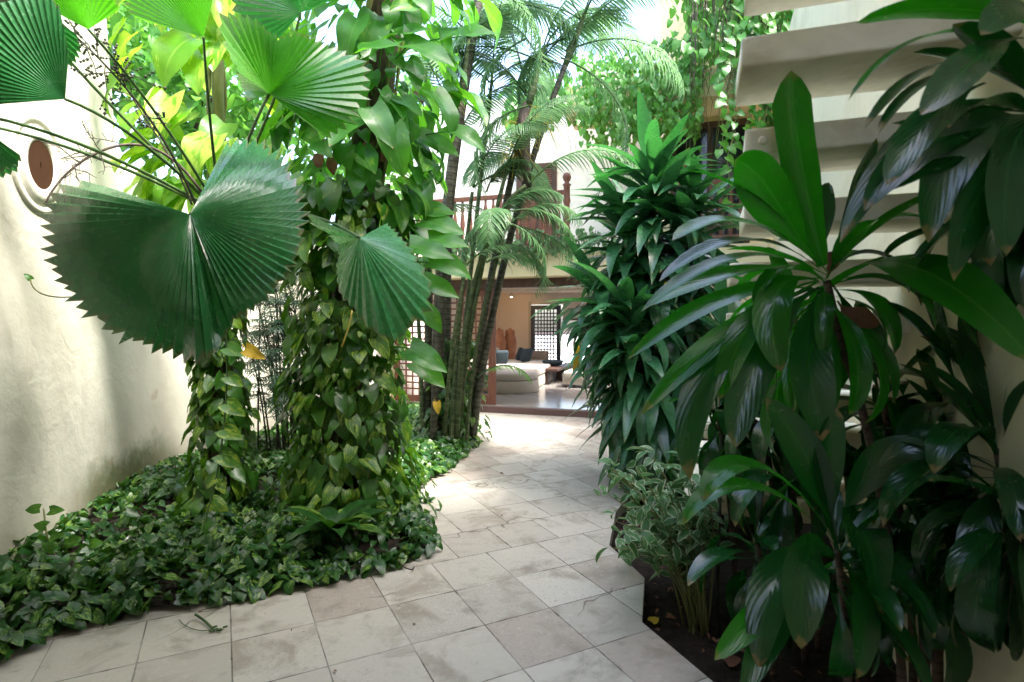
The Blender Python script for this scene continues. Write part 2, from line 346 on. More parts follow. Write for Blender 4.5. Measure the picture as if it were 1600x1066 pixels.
# right soil bed, uneven
def soil_bed(name, poly_fn, x0, x1, y0, y1, zf, step=.06):
    mb = MB(); nx = int((x1-x0)/step); ny = int((y1-y0)/step); idx = {}; vs = []; F = []
    for j in range(ny+1):
        for i in range(nx+1):
            x, y = x0+i*step, y0+j*step
            if poly_fn(x, y): idx[i, j] = len(vs); vs.append((x, y, zf(x, y)+.03*mnoise.noise(V(x*3, y*3, 2))+.012*mnoise.noise(V(x*14, y*14, 5))))
    for (i, j), a in idx.items():
        q = [idx.get(k) for k in ((i, j), (i+1, j), (i+1, j+1), (i, j+1))]
        if None not in q: F.append(tuple(q))
    mb.add(vs, F); return mb.build(name, SOIL)
def inside(pts, x, y):
    c = False; n = len(pts)
    for i in range(n):
        a, b = pts[i], pts[i-1]
        if (a[1] > y) != (b[1] > y) and x < (b[0]-a[0])*(y-a[1])/(b[1]-a[1])+a[0]: c = not c
    return c
struct(soil_bed('soil', lambda x, y: True, .3, 3.4, .6, 8.2, lambda x, y: -.085))
left_poly = [G(*p) for p in ((-120, 1066), (20, 1040), (75, 1000), (240, 962), (380, 940), (500, 918), (600, 895), (683, 868), (678, 835), (655, 800), (640, 775), (690, 745), (728, 716), (742, 690), (745, 650))]+[V(-1.6, 9.9, 0), V(-3.9, 8, 0), V(-4, 3, 0), V(-3.6, 1.6, 0)]
struct(soil_bed('planting_bed', lambda x, y: inside(left_poly, x, y), -4, .1, 1.6, 10, lambda x, y: .035))

# ---------------------------------------------------------------- left garden wall with round niche
def cr(pts, n=8):
    out = []; p = [pts[0]]+list(pts)+[pts[-1]]
    for i in range(1, len(p)-2):
        for k in range(n):
            t = k/n; a, b, c, d = [np.array(q, float) for q in p[i-1:i+3]]
            out.append(.5*((2*b)+(-a+c)*t+(2*a-5*b+4*c-d)*t*t+(-a+3*b-3*c+d)*t**3))
    out.append(np.array(pts[-1], float)); return out
wp = cr([(-2.15, -4), (-2.5, 0), (-2.85, 2.2), (-3.02, 3.4), (-3.3, 4.7), (-3.42, 5.6), (-3.25, 6.9), (-2.75, 8.4), (-2.3, 10.2)])
def wall_h(y): return 6.2 if y < 4.55 else max(2.9, 6.2-(y-4.55)*14)
lw = thing('garden_wall', (-3, 4, 0), 'tall curved cream garden wall with moss and stains along the left side', 'wall')
mb = MB(); vs = []; F = []; NZ = 24
for p in wp:
    h = wall_h(p[1])
    for k in range(NZ+1): vs.append((p[0], p[1], -.15+(h+.15)*k/NZ))
for p in wp:
    h = wall_h(p[1])
    for k in range(NZ+1): vs.append((p[0]-.22, p[1], -.15+(h+.15)*k/NZ))
q = NZ+1; m_ = len(wp)
for i in range(m_-1):
    for k in range(NZ): F.append((i*q+k, i*q+k+1, (i+1)*q+k+1, (i+1)*q+k)); F.append(((m_+i)*q+k, (m_+i+1)*q+k, (m_+i+1)*q+k+1, (m_+i)*q+k+1))
    F.append((i*q+NZ, (m_+i)*q+NZ, (m_+i+1)*q+NZ, (i+1)*q+NZ))
mb.add(vs, F); mb.build('wall_face', LWALL, lw)
# oval window moulding at (58,258)
def wall_x(y):
    for a, b in zip(wp, wp[1:]):
        if a[1] <= y <= b[1]: return a[0]+(b[0]-a[0])*(y-a[1])/(b[1]-a[1])
    return -3
for Yw in np.arange(2.6, 4.6, .01):
    if P(60, 258, Yw).x <= wall_x(Yw): break
oc = P(60, 258, Yw); ox = wall_x(Yw); tan = unit((wall_x(Yw+.2)-wall_x(Yw-.2), .4, 0)); nrm = np.array((tan[1], -tan[0], 0)); up = np.array((0, 0, 1.))
oc = np.array((ox, Yw, oc.z))
def oval(mb, prof, ry, rz, n=48):
    vs = []; k = len(prof)
    for (o, h) in prof:
        for j in range(n):
            t = 2*math.pi*j/n; vs.append(oc+tan*(ry+o)*math.cos(t)+up*(rz+o)*math.sin(t)+nrm*h)
    F = [(i*n+j, i*n+(j+1) % n, (i+1)*n+(j+1) % n, (i+1)*n+j) for i in range(k-1) for j in range(n)]
    mb.add(vs, F)
mb = MB(); oval(mb, [(.17, -.004), (.165, .012), (.13, .018), (.12, .006), (.10, .006), (.09, .022), (.03, .024), (.01, .018), (.0, .006)], .135, .15)
win = mb.build('oval_window', LWALL, lw); win['label'] = 'oval window with stepped plaster moulding'
mb = MB(); oval(mb, [(.004, .014), (-.02, .012), (-.06, .012), (-.13, .012)], .135, .15)
pn = mb.build('window_panel', DARKGL); pn.parent = win; pn.location = Vector(lw.location)*-1
pn.location = (0, 0, 0)
for vtx in pn.data.vertices: vtx.co -= Vector(lw.location)

# ---------------------------------------------------------------- right wall, slab roof, back wall
rw = MB()
SM = Matrix.Translation(V(1.70, 2.38, 0)) @ Matrix.Rotation(-A-R(1.5), 4, 'Z')
rw.box(0, .25, -7, 1.0, -.2, 8.6, M=SM); rw.box(.002, .248, 1.0, 6.4, -.2, 5.0, M=SM)  # near stretch has extra unseen height, added to shade the left bed
tag(rw.build('stair_wall', RWALL, smooth=False), 'cream plastered wall on the right that carries the stair treads', 'wall')
rf = MB(); RM = Matrix.Translation(V(-2.32, 2.60, 0)) @ Matrix.Rotation(-A, 4, 'Z')
rf.box(-3.0, 3.1, -8, 0, 2.93, 3.15, M=RM)
tag(rf.build('roof_slab', SLABM, smooth=False), 'grey concrete roof slab overhead in the top left corner', 'roof')
bw = MB(); bw.box(-6, 6, -5.2, -5, -.2, 3.1); tag(bw.build('back_wall', RWALL, smooth=False), 'cream wall closing the covered passage behind the camera', 'wall')

# ---------------------------------------------------------------- staircase of floating treads
st = thing('staircase', (1.2, 3, 0), 'open staircase of thick white concrete treads cantilevered from the right wall', 'staircase')
z = 2.416+.217*2; D = 1.85-.222*2; i = 0
while z > .12:
    fx = .405 if D < 2.2 else .405-.055*(D-2.2)
    le = V(fx*D+.015*math.sin(i*2.1), D, 0)
    # right end at wall
    loc = SM.inverted() @ le
    M_ = SM @ Matrix.Translation(V(loc.x, loc.y, 0)) @ Matrix.Rotation(R((-1.2, .6, 1.1)[i % 3]), 4, 'Z')
    mb = MB(); Lr = -loc.x+.02
    nx, ny = 14, 6; T = .098; Wd = .36
    mb2 = bpy.data.meshes.new('t')
    vs = []; F = []
    # rounded, slightly uneven slab: section loop swept along x
    sec = [(0, -T), (Wd*.5, -T), (Wd, -T), (Wd, -T*.5), (Wd, 0), (Wd*.5, 0), (0, 0), (0, -T*.5)]
    sec = []
    rr = .012
    for (cx_, cz_, a0) in ((rr, -T+rr, 180), (Wd-rr, -T+rr, 270), (Wd-rr, -rr, 0), (rr, -rr, 90)):
        for k in range(4): t = R(a0+30*k); sec.append((cx_+rr*math.cos(t), cz_+rr*math.sin(t)))
    ns = len(sec); cx_list = [0, .004, .012]+list(np.linspace(.04, Lr, nx))
    for ix, x in enumerate(cx_list):
        s_ = (.975, .99, 1)[ix] if ix < 3 else 1
        for (yy, zz) in sec:
            yy = Wd/2+(yy-Wd/2)*s_; zz = -T/2+(zz+T/2)*(s_ if s_ == 1 else s_-.04)
            q = M_ @ V(x, yy, z+zz); d_ = .0035*mnoise.noise(q*9+V(i, 0, 0)); vs.append((q.x+d_, q.y+d_, q.z+d_))
    for a in range(len(cx_list)-1):
        for b in range(ns): F.append((a*ns+b, a*ns+(b+1) % ns, (a+1)*ns+(b+1) % ns, (a+1)*ns+b))
    F.append(tuple(range(ns))[::-1]); mb.add(vs, F)
    tr = mb.build('tread', TREAD, st)
    if i == 3:
        mb = MB(); c = M_ @ V(.06, -.004, z-.05); mb.lathe([(.012, 0), (.016, .003), (.014, .008), (.006, .010)], (0, 0, 0), 10)
        pl = MB(); vv = mb.v[0]; vv2 = np.array([tuple(c+U_*q[0]+V(0, 0, 1)*q[1]-W_*q[2]) for q in vv]); pl.add(vv2, mb.f)
        b_ = pl.build('bolt_cap', TREAD); b_.parent = tr
        for vtx in b_.data.vertices: vtx.co -= Vector(st.location)
    z -= .217; D += .222; i += 1

# ---------------------------------------------------------------- house
hs = thing('house', HO, 'yellow plastered two storey house with brown timber lintel and vine hung balconies', 'house')
def hbox(name, mat, *b, parent=hs, bevel=.006):
    m = MB(); m.box(*b, M=HM); o = m.build(name, mat, hs, False, bevel)
    if parent is not hs: o.parent = parent
    return o
CZ = 2.40
hbox('wall', YWALL, -3.2, -1.62, 0, .25, -.1, 2.23)
hbox('wall', YWALL, 3.5, 7.5, 0, .25, -.1, 2.23)
hbox('lintel', DARKWOOD, -1.62, 3.5, -.03, .2, 2.09, 2.23)
hbox('fascia', YWALL, -3.2, 7.5, -.35, .6, 2.235, 2.62)
hbox('upper_wall', WWALL, -3.2, 3.05, .95, 1.2, 2.625, 5.6)
hbox('upper_wall', YWALL, 3.053, 7.5, .6, .85, 2.625, 5.6)
hbox('eave', YWALL, 1.6, 7.5, -.25, .597, 4.75, 5.15)
hbox('room_wall', ROOM, -2.9, -2.7, .26, 7.9, .1, CZ)          # left side of the living room
hbox('room_wall', ROOM, 6.2, 6.4, .26, 7.9, .1, CZ)
hbox('back_wall', ROOM, -2.7, -1.27, 7.7, 7.9, .1, CZ)
hbox('back_wall', ROOM, -1.267, 6.2, 7.7, 7.9, 2.06, CZ)
hbox('back_wall', ROOM, 4.6, 6.2, 7.7, 7.9, .1, 2.057)
hbox('door_trim', CREAMF, -1.30, -1.22, 7.66, 7.697, .1, 2.15)
hbox('ceiling', CEIL, -2.9, 6.4, .61, 2.6, CZ+.003, CZ+.2); hbox('ceiling', CEIL, -2.9, 6.4, 3.6, 7.9, CZ+.003, CZ+.2)  # unseen gap between the two pieces, added to let daylight into the room
hbox('track_rail', CREAMF, -2.6, 2.6, 5.4, 5.5, CZ-.07, CZ-.002)
fl = hbox('floor', FLOORM, -3.2, 7.5, .05, 10.5, -.02, .105)
fl.parent = None; fl.location = HO; fl['kind'] = 'structure'
hbox('door_step', STEP, -3.2, 7.5, -.08, .046, -.05, .1)
tr_ = hbox('terrace', TERR, -6, 14, 10.52, 30, -.1, .08); tr_.parent = None; tr_.location = HO; tr_['kind'] = 'structure'
pw = hbox('pool_water', POOL, -1.2, 9, 11.5, 16, -.1, .12); pw.parent = None; pw.location = HO; pw['kind'] = 'structure'
gw = hbox('pool_wall', WWALL, -6, 14, 17, 17.2, -.1, .95); gw.parent = None; gw.location = HO; tag(gw, 'low white wall beyond the pool seen through the living room', 'wall')
hbox('beam', DARKWOOD, -.25, 4.6, 7.72, 7.86, 1.58, 1.64)
hbox('bulkhead', ROOM, -.25, 4.6, 7.74, 7.84, 1.643, 2.058)

# lattice panels
def lattice(root, M, w_, h_, nx, ny, fr, bar, th, mat):
    m = MB(); m.box(0, fr, 0, th, 0, h_, M=M); m.build('frame', mat, root, False, .004)
    m = MB(); m.box(w_-fr, w_, 0, th, 0, h_, M=M); m.build('frame', mat, root, False, .004)
    m = MB(); m.box(fr+.001, w_-fr-.001, 0, th, 0, fr*1.2, M=M); m.build('rail', mat, root, False, .004); m = MB(); m.box(fr+.001, w_-fr-.001, 0, th, h_-fr, h_-.001, M=M); m.build('rail', mat, root, False, .004)
    m = MB(); iw = w_-2*fr; ih = h_-fr*2.2
    for i in range(1, nx): x = fr+iw*i/nx; m.box(x-bar/2, x+bar/2, th*.25, th*.55, fr*1.2, h_-fr, M=M)
    for j in range(1, ny): y = fr*1.2+ih*j/ny; m.box(fr, w_-fr, th*.56, th*.86, y-bar/2, y+bar/2, M=M)
    m.build('lattice_grid', mat, root, False)
ld = thing('lattice_door', H(-.16, 7.6, .1), 'slate blue door of square white lit openings at back of living room', 'door')
lattice(ld, HM @ Matrix.Translation(V(-1.21, 7.6, .105)), .93, 1.93, 7, 15, .13, .035, .05, SLATE)
ls = thing('lattice_screen', H(-.5, .1, .1), 'red brown wooden lattice screen beside the living room opening, behind the palm stems', 'screen')
lattice(ls, HM @ Matrix.Translation(V(-1.6, .11, .108)), .96, 1.978, 6, 16, .09, .028, .045, REDWOOD)
ls2 = thing('lattice_screen', H(0, .1, .1), 'red brown lattice screen nearest the opening, its edge post framing the sofa', 'screen')
lattice(ls2, HM @ Matrix.Translation(V(-.63, .11, .108)), .96, 1.978, 6, 16, .13, .028, .045, REDWOOD)

# windows on upper floor
def window(u0, u1, z0, z1, v, split=2, shutter=False):
    f = MB(); fr = .09
    f.box(u0, u0+fr, v-.05, v-.002, z0, z1, M=HM); f.box(u1-fr, u1, v-.05, v-.002, z0, z1, M=HM)
    f.box(u0+fr, u1-fr, v-.05, v-.002, z1-fr, z1, M=HM); f.box(u0+fr, u1-fr, v-.05, v-.002, z0, z0+fr, M=HM)
    for k in range(1, split): x = u0+(u1-u0)*k/split; f.box(x-.04, x+.04, v-.048, v-.003, z0+fr, z1-fr, M=HM)
    wo = f.build('window', DARKWOOD, hs, False, .004)
    g = MB()
    if shutter:
        nn = int((z1-z0)/.045)
        for k in range(nn): zc = z0+.1+(z1-z0-.2)*k/nn; g.box(u0+fr, u1-fr, v-.03, v-.012, zc, zc+.03, M=HM)
        g.build('shutter_slats', REDWOOD, hs, False).parent = wo
    else:
        g.box(u0+fr, u1-fr, v-.02, v-.006, z0+fr, z1-fr, M=HM); g.build('pane', simple_glass, hs, False).parent = wo
sg = NT('dark_window_glass'); simple_glass = sg.done(sg.bsdf((.02, .022, .025), .08))
window(.45, 1.2, 2.64, 4.35, .95, 2, True)
window(3.15, 4.35, 2.64, 4.66, .6, 2)

def railing(u0, u1, v, z0, label, newels):
    rt = thing('balcony_railing', H((u0+u1)/2, v, z0), label, 'railing', 'turned timber balcony railings')
    m = MB(); m.box(u0+.04, u1-.04, v-.03, v+.03, z0+.88, z0+.95, M=HM); m.box(u0+.04, u1-.04, v-.025, v+.025, z0+.1, z0+.15, M=HM)
    m.build('handrail', REDWOOD, rt, False, .006)
    prof = [(.02, .15), (.02, .2), (.034, .24), (.022, .3), (.026, .38), (.042, .5), (.03, .62), (.018, .7), (.034, .75), (.02, .8), (.02, .885)]
    n = max(2, int((u1-u0)/.13))
    for k in range(1, n):
        m = MB(); c = H(u0+(u1-u0)*k/n, v, z0); m.lathe(prof, c, 10); m.build('baluster', REDWOOD, rt)
    for u in newels:
        m = MB(); c = H(u, v, z0)
        m.lathe([(.05, 0), (.05, .3), (.06, .34), (.045, .4), (.062, .55), (.045, .72), (.06, .78), (.05, .84), (.05, 1.0), (.07, 1.03), (.03, 1.06), (.055, 1.1), (.07, 1.15), (.05, 1.2), (.01, 1.22)], c, 14)
        m.build('newel_post', REDWOOD, rt)
railing(-1.6, 1.64, -.25, 2.62, 'red brown balcony railing with ball topped end post above the living room', [-1.6, 1.64])
railing(3.35, 5.4, -.2, 2.62, 'reddish brown turned balcony railing on the right below the dark window', [3.35, 5.4])

# ---------------------------------------------------------------- living room furniture
def cyl_part(name, mat, parent, c, r, z0, z1, e=.03, sx=1, n=36):
    m = MB(); prof = [(r-e, z0), (r-.004, z0+.008), (r, z0+e*.5), (r, z1-e), (r-e*.3, z1-e*.3), (r-e, z1), (.001, z1+.01)]
    m.lathe(prof, c, n); return m.build(name, mat, parent)
def rbox(name, mat, parent, M, x0, x1, y0, y1, z0, z1, bev=.04):
    m = MB(); m.box(x0, x1, y0, y1, z0, z1, M=M); o = m.build(name, mat, parent, True, bev); return o
so = thing('sofa', H(.35, 2.2, .105), 'cream curved sofa with rounded end nearest the doorway', 'sofa')
sc_ = G(798, 612, .105)
cyl_part('base', CREAMF, so, (sc_.x, sc_.y+.15, .105), .58, .0, .25)
cyl_part('seat_cushion', CREAMF, so, (sc_.x, sc_.y+.15, .105), .57, .255, .40, .05)
MS = Matrix.Translation(V(sc_.x, sc_.y+.15, 0)) @ Matrix.Rotation(-A+R(3), 4, 'Z')
rbox('base', CREAMF, so, MS, -1.2, .45, .3, 3.0, .106, .36)
for k in range(3): rbox('seat_cushion', CREAMF, so, MS, -1.2, .47, .45+k*.87, 1.28+k*.87, .364, .52+.02*k)
rbox('backrest', CREAMF, so, MS, -1.45, -1.1, -.1, 3.0, .108, .86)
rbox('backrest', GREYF, so, MS, -.6, .15, 3.05, 3.3, .107, .78)
for k, (x, y, m_) in enumerate(((-.55, 1.2, TEALF), (-.2, 2.2, TEALF), (-.75, .75, CREAMF), (-.5, 2.7, TEALF))):
    c = MS @ V(x, y, .72); m = MB(); M2 = Matrix.Translation(c) @ Matrix.Rotation(R(20+25*k), 4, 'Z') @ Matrix.Rotation(R(20), 4, 'X'); m.box(-.17, .17, -.06, .06, -.17, .17, M=M2)
    o = m.build('cushion', m_, None, True, .055)
    tag(o, ('dark teal cushion at the near end of the sofa', 'dark teal cushion in the middle of the sofa', 'cream cushion lying against the sofa arm', 'dark teal cushion at the far end of the sofa')[k], 'cushion', 'cushions on the sofa')
ct = thing('coffee_table', G(857, 600, .105), 'low dark carved coffee table on block legs beside the sofa', 'table')
MT = Matrix.Translation(V(ct.location.x, ct.location.y+.3, 0)) @ Matrix.Rotation(-A, 4, 'Z')
rbox('table_top', DARKWOOD, ct, MT, -.25, .35, -.5, 1.0, .40, .48, .015)
for (a, b) in ((-.2, -.45), (.05, .6)): rbox('leg', DARKWOOD, ct, MT, a, a+.3, b, b+.3, .106, .397, .03)
bo = MB(); c = MT @ V(.05, .3, .482); bo.lathe([(.1, 0), (.2, .02), (.26, .1), (.24, .13), (.2, .09), (.05, .04)], c, 20); tag(bo.build('bowl', TEALF), 'wide dark bowl standing on the coffee table', 'bowl')
def bench(px, py, w_, d_, h_, label, rot=0):
    t = thing('ottoman', G(px, py, .105), label, 'ottoman'); M = Matrix.Translation(V(t.location.x, t.location.y, 0)) @ Matrix.Rotation(-A+rot, 4, 'Z')
    rbox('cushion_block', CREAMF, t, M, 0, w_, 0, d_, .17, h_, .05)
    for a in (.04, w_-.1):
        for b in (.04, d_-.1): rbox('leg', DARKWOOD, t, M, a, a+.06, b, b+.06, .106, .172, .004)
bench(878, 606, .95, 1.0, .46, 'cream square ottoman on short dark legs, nearest the palms')
bench(872, 588, 1.6, .7, .42, 'long cream bench ottoman further back beneath the opening to the pool')
for px, d, sc, lb in ((797, 15.6, .62, 'tall terracotta urn with fluted neck closest to the lattice door'), (780, 15.4, .62, 'tall terracotta urn closest to the red brown screen')):
    b = P(px, 505, d); m = MB()
    m.lathe([(r_u*sc, h_u) for r_u, h_u in ((.16, 0), (.2, .03), (.17, .1), (.22, .3), (.29, .65), (.31, .85), (.26, 1.0), (.2, 1.08), (.24, 1.12), (.19, 1.16), (.22, 1.2), (.1, 1.21), (.04, 1.26))], (b.x, b.y, .105), 24)
    u = m.build('urn', CLAY); tag(u, lb, 'urn', 'terracotta urns in the living room')
# lit spot lamp
lp = P(799, 463, 15.8); lamp = thing('ceiling_spotlight', lp, 'small lit ceiling spotlight throwing warm light on peach wall', 'lamp')
m = MB(); m.tube([(lp.x, lp.y, CZ-.01), (lp.x, lp.y, lp.z+.05)], .012); m.lathe([(.03, 0), (.045, .01), (.045, .1), (.02, .12)], (lp.x, lp.y, lp.z-.02), 14); m.build('housing', CREAMF, lamp)
m = MB(); m.lathe([(.028, -.006), (.028, 0)], (lp.x, lp.y, lp.z-.022), 12); m.build('bulb', GLOW, lamp)
ld_ = bpy.data.lights.new('lamp_light', 'SPOT'); ld_.energy = 5; ld_.color = (1, .58, .22); ld_.spot_size = R(110); ld_.spot_blend = .9; ld_.shadow_soft_size = .05
lo = bpy.data.objects.new('lamp_light', ld_); COL.objects.link(lo); lo.parent = lamp; lo.location = (0, 0, -.04)
tgt = H(-2.0, 7.7, 1.7)-lp; lo.rotation_euler = (-tgt).to_track_quat('Z', 'Y').to_euler()

# ---------------------------------------------------------------- leaf templates
def wprof(kind, t):
    if kind == 'heart': return max(0, math.sin(math.pi*min(1, (t*.86+.14))**.62))**.85 if t < 1 else 0
    if kind == 'lance': return math.sin(math.pi*t**.8)**.9 if 0 < t < 1 else .02
    if kind == 'strap': return min(1, .3+t*2.2)*min(1, (1-t)*2.1)**.75 if t < 1 else .01
    if kind == 'ti':
        if t < .2: return .10+.1*(t/.2)**2
        s = (t-.2)/.8; return .2+.8*math.sin(math.pi*s**.95)**.8 if s < .5 else max(.0, math.sin(math.pi*s**.95))**.6
    if kind == 'blunt': return min(1, .35+t*1.5)*min(1, (1-t)*6)**.6 if t < 1 else .0
    if kind == 'drac': return min(1, .38+t*1.5)*min(1, (1-t)*2.3)**.75 if t < 1 else .01
    if kind == 'leaflet': return min(1, .4+t*4)*min(1, (1-t)*1.5)**.8 if t < 1 else .02
    return 1
def template(kind, L=1, W=.5, seg=7, droop=.6, fold=.25, cross=1, pw=1.3, wave=0, heart=0):
    n = 2*cross+1; vs = []; uv = []; y = 0; zc = 0
    ph = rs.rand()*6
    for i in range(seg+1):
        t = i/seg; a = droop*t**pw
        if i: y += math.cos(a)*L/seg; zc -= math.sin(a)*L/seg
        hw = wprof(kind, t)*W/2
        for j in range(n):
            s = (j-cross)/cross; x = s*hw
            up_ = abs(s)*hw*fold+wave*hw*math.sin(t*9+ph+s*1.5)*abs(s)
            bx = -heart*L*abs(s)*max(0, 1-t*3)
            vs.append((x, y+up_*math.sin(a)+bx, zc+up_*math.cos(a))); uv.append((.5+s*.5, t))
    F = [(i*n+j, i*n+j+1, (i+1)*n+j+1, (i+1)*n+j) for i in range(seg) for j in range(n-1)]
    return np.array(vs), F, np.array(uv)
HEART = [template('heart', 1, .72, 6, d, f, 1, 1.3, .12, .12) for d, f in ((.3, .2), (.8, .3), (1.3, .15), (.1, .35), (.6, -.2))]
HEARTB = [template('heart', 1, .62, 10, d, f, 2, 1.3, .15, .10) for d, f in ((.3, .25), (.9, .3), (1.3, .2), (.5, .5), (1.6, .2))]
LANCE = [template('lance', 1, .36, 6, d, f, 1, 1.3, .08) for d, f in ((.3, .25), (.9, .3), (1.2, .1), (.5, .4))]
STRAP = [template('strap', 1, .13, 8, d, f, 1, 1.2, .1) for d, f in ((.5, .3), (1.2, .35), (1.8, .3), (2.3, .25), (.2, .4))]
DRAC = [template('drac', 1, .17, 9, d, f, 1, 1.3, .10) for d, f in ((.4, .3), (1.0, .3), (1.6, .25), (2.1, .2), (.8, .15))]
TI = [template('ti', 1, .24, 14, d, f, 2, 1.4, .06) for d, f in ((.5, .3), (1.1, .35), (1.7, .3), (2.2, .2), (.2, .4))]
LFL = [template('leaflet', 1, .06, 4, d, .5, 1, 1.4) for d in (.3, .7, 1.1)]
pick = lambda L: L[rs.randint(len(L))]
def rdir(az, el): return np.array((math.sin(az)*math.cos(el), math.cos(az)*math.cos(el), math.sin(el)))
U3 = np.array((0, 0, 1.))

# frond: rachis + leaflets
def frond(mf, ms, base, dirv, L, droop=1.4, nl=34, ll=.45, lr=.012, hang=.5, wsc=1, side=None, up0=U3, start=.16, lw=1):
    d = unit(dirv); pts = [np.array(tuple(base), float)]; N_ = 14
    hz = unit((d[0], d[1], 0.0001)); el0 = math.asin(max(-1, min(1, d[2])))
    for i in range(N_):
        el = el0-droop*((i+1)/N_)**1.4
        pts.append(pts[-1]+(hz*math.cos(el)+U3*math.sin(el))*L/N_)
    pts = np.array(pts); ms.tube(pts, np.linspace(lr, lr*.25, N_+1), 5, cap=False)
    for k in range(nl):
        t = start+(1-start)*(k+.5)/nl; f = t*N_; i = min(N_-1, int(f)); p = pts[i]+(pts[i+1]-pts[i])*(f-i); T = unit(pts[i+1]-pts[i])
        S = unit(np.cross(T, U3)); Nn = np.cross(S, T)
        l = ll*(math.sin(math.pi*(.12+.83*(t-start)/(1-start)))**.6)*(.9+.2*rs.rand())
        for sg_ in (-1, 1):
            dd = unit(S*sg_*1.0+T*(.55+.5*t)+Nn*(.25-.1*rs.rand())-U3*hang*.4)
            mf.leaf(LFL[min(2, int(hang*2.5+rs.rand()))], p, dd, Nn, l, wsc=lw*(.45/max(.12, l))**.5)

def fan(mb, hub, ex, ey, pl, rad, rscale, bend, amp=.5, tooth=.075, nr=9):
    """pl = list of boundary angles (deg), rad(angle)->radius; bend(a_deg, r)->offset along normal"""
    ex = unit(ex); ey = unit(np.asarray(ey)-ex*np.dot(ex, ey)); ez = np.cross(ex, ey); hub = np.array(tuple(hub))
    a0, a1, N_ = pl; vs = []; uv = []; F = []; cols = 2*N_+1
    for c in range(cols):
        a = a0+(a1-a0)*c/(cols-1); ar = R(a); rr = rad(a)*rscale*(1+.02*rs.normal()*(c % 2)); ridge = c % 2
        rend = rr*(1 if ridge else 1-tooth*(.8+.5*rs.rand()))
        for k in range(nr+1):
            r = rend*(k/nr)**.9; dth = abs(R(a1-a0))/(cols-1)
            off = (1 if ridge else -1)*amp*r*dth*.5*min(1, (k/nr)*5+.2)
            o, tw = bend(a, r/rscale)
            e = ex*math.cos(ar)+ey*math.sin(ar)
            vs.append(hub+e*r*tw+ez*(o*rscale+off)); uv.append((ridge*.5 if ridge else .0, k/nr*.9))
    for c in range(cols-1):
        for k in range(nr): a_, b_ = c*(nr+1)+k, (c+1)*(nr+1)+k; F.append((a_, b_, b_+1, a_+1))
    mb.add(vs, F, uv, .5)
def fan_at(mb, hub, tab, D, N_, depth, nrm, amp, tooth, nr=14):
    # pleated blade: each ray runs from the hub to its own rim point, the blade arches in depth as depth(right_m, up_m, q) says
    rad = interp(tab); a0, a1 = tab[0][0], tab[-1][0]; cols = 2*N_+1; vs = []; uv = []; F = []; nrm = unit(nrm)
    for c in range(cols):
        a = a0+(a1-a0)*c/(cols-1); ridge = c % 2; rr = rad(a)*(1+.022*rs.normal()*ridge)*(1 if ridge else 1-tooth*(.8+.5*rs.rand())); dth = abs(R(a1-a0))/(cols-1)
        for k in range(nr+1):
            q = (k/nr)**.9; dx, dy = rr*q*math.cos(R(a)), rr*q*math.sin(R(a)); f = rr*q/rad(a)
            Dk = D+depth(dx*D/FPX, dy*D/FPX, f, a); p = P(hub[0]+dx, hub[1]-dy, Dk)
            vs.append(np.array(tuple(p))+nrm*((1 if ridge else -1)*amp*rr*q*D/FPX*dth*.5*min(1, q*5+.2))); uv.append((ridge*.5, q*.9))
    for c in range(cols-1):
        for k in range(nr): a_, b_ = c*(nr+1)+k, (c+1)*(nr+1)+k; F.append((a_, b_, b_+1, a_+1))
    mb.add(vs, F, uv, .5)
def interp(tab): 
    xs_ = [t[0] for t in tab]; ys_ = [t[1] for t in tab]
    return lambda a: float(np.interp(a, xs_, ys_))

# ================================================================ FAN PALM (left)
K0 = P(345, 335, 4.3)
fpb = G(345, 812)
fp = thing('fan_palm', (fpb.x, fpb.y, 0), 'fan palm with one huge round pleated leaf held in front of left wall', 'palm')
m = MB(); m.tube(bez([(fpb.x, fpb.y, -.1), (fpb.x+.05, fpb.y, .9), (fpb.x-.05, fpb.y, 1.7), K0], 14), np.linspace(.075, .055, 15), 10); m.build('trunk', BARK, fp)
def fan_part(hub, tab, D, N_, ex, ey, bend, mat='fan', amp=.5, tooth=.075, label=None, pet=None, tooth_r=9, start=None):
    hubp = P(hub[0], hub[1], D); m = MB()
    if ex is None: fan_at(m, hub, tab, D, N_, bend, ey, amp, tooth, tooth_r)
    else: fan(m, hubp, ex, ey, (tab[0][0], tab[-1][0], N_), interp(tab), D/FPX, bend, amp, tooth, tooth_r)
    o = m.build('fan_leaf', LM[mat], fp, smooth=False)
    if label: o['label'] = label
    s_ = MB(); a = start or K0; mid = pet or ((Vector(a)+hubp)/2+V(0, 0, .25))
    s_.tube(bez([a, mid, hubp], 12), np.linspace(.013, .007, 13), 6); pt = s_.build('petiole', GSTALK, fp); pt.parent = o
    pt.matrix_parent_inverse = Matrix.Identity(4)
    return o
def d_big(x, y, f, a):
    d = .62*y+.30*f*f*(.5+.5*f)+.05*math.sin(R(a*2.3+20))*f+.10*f*math.exp(-((a+76)/5)**2)
    if a > 15: d += .30*f*f*((a-15)/47)
    if a < -175: d += .22*f*f*((-175-a)/24)
    if a < -90: d += .10*max(0, f-.72)/.28
    return d
fan_part((297, 335), [(-199, 130), (-196, 190), (-190, 222), (-180, 232), (-165, 237), (-150, 234), (-135, 231), (-120, 226), (-100, 226), (-88, 236), (-79, 232), (-74, 205), (-68, 188), (-60, 182), (-40, 184), (-20, 187), (0, 182), (15, 180), (30, 172), (45, 162), (55, 146), (64, 120)],
         2.66, 60, None, (0, -.8, .6), d_big, 'fan', 1.15, .06, 'huge dark green round pleated leaf with a notch at top', P(330, 290, 3.4), 14)
def d_two(x, y, f, a):
    return .5*y+.12*x+.14*f*f+.26*f*abs(math.sin(R(a+70)))**1.4+.05*f*math.exp(-((a+66)/5)**2)
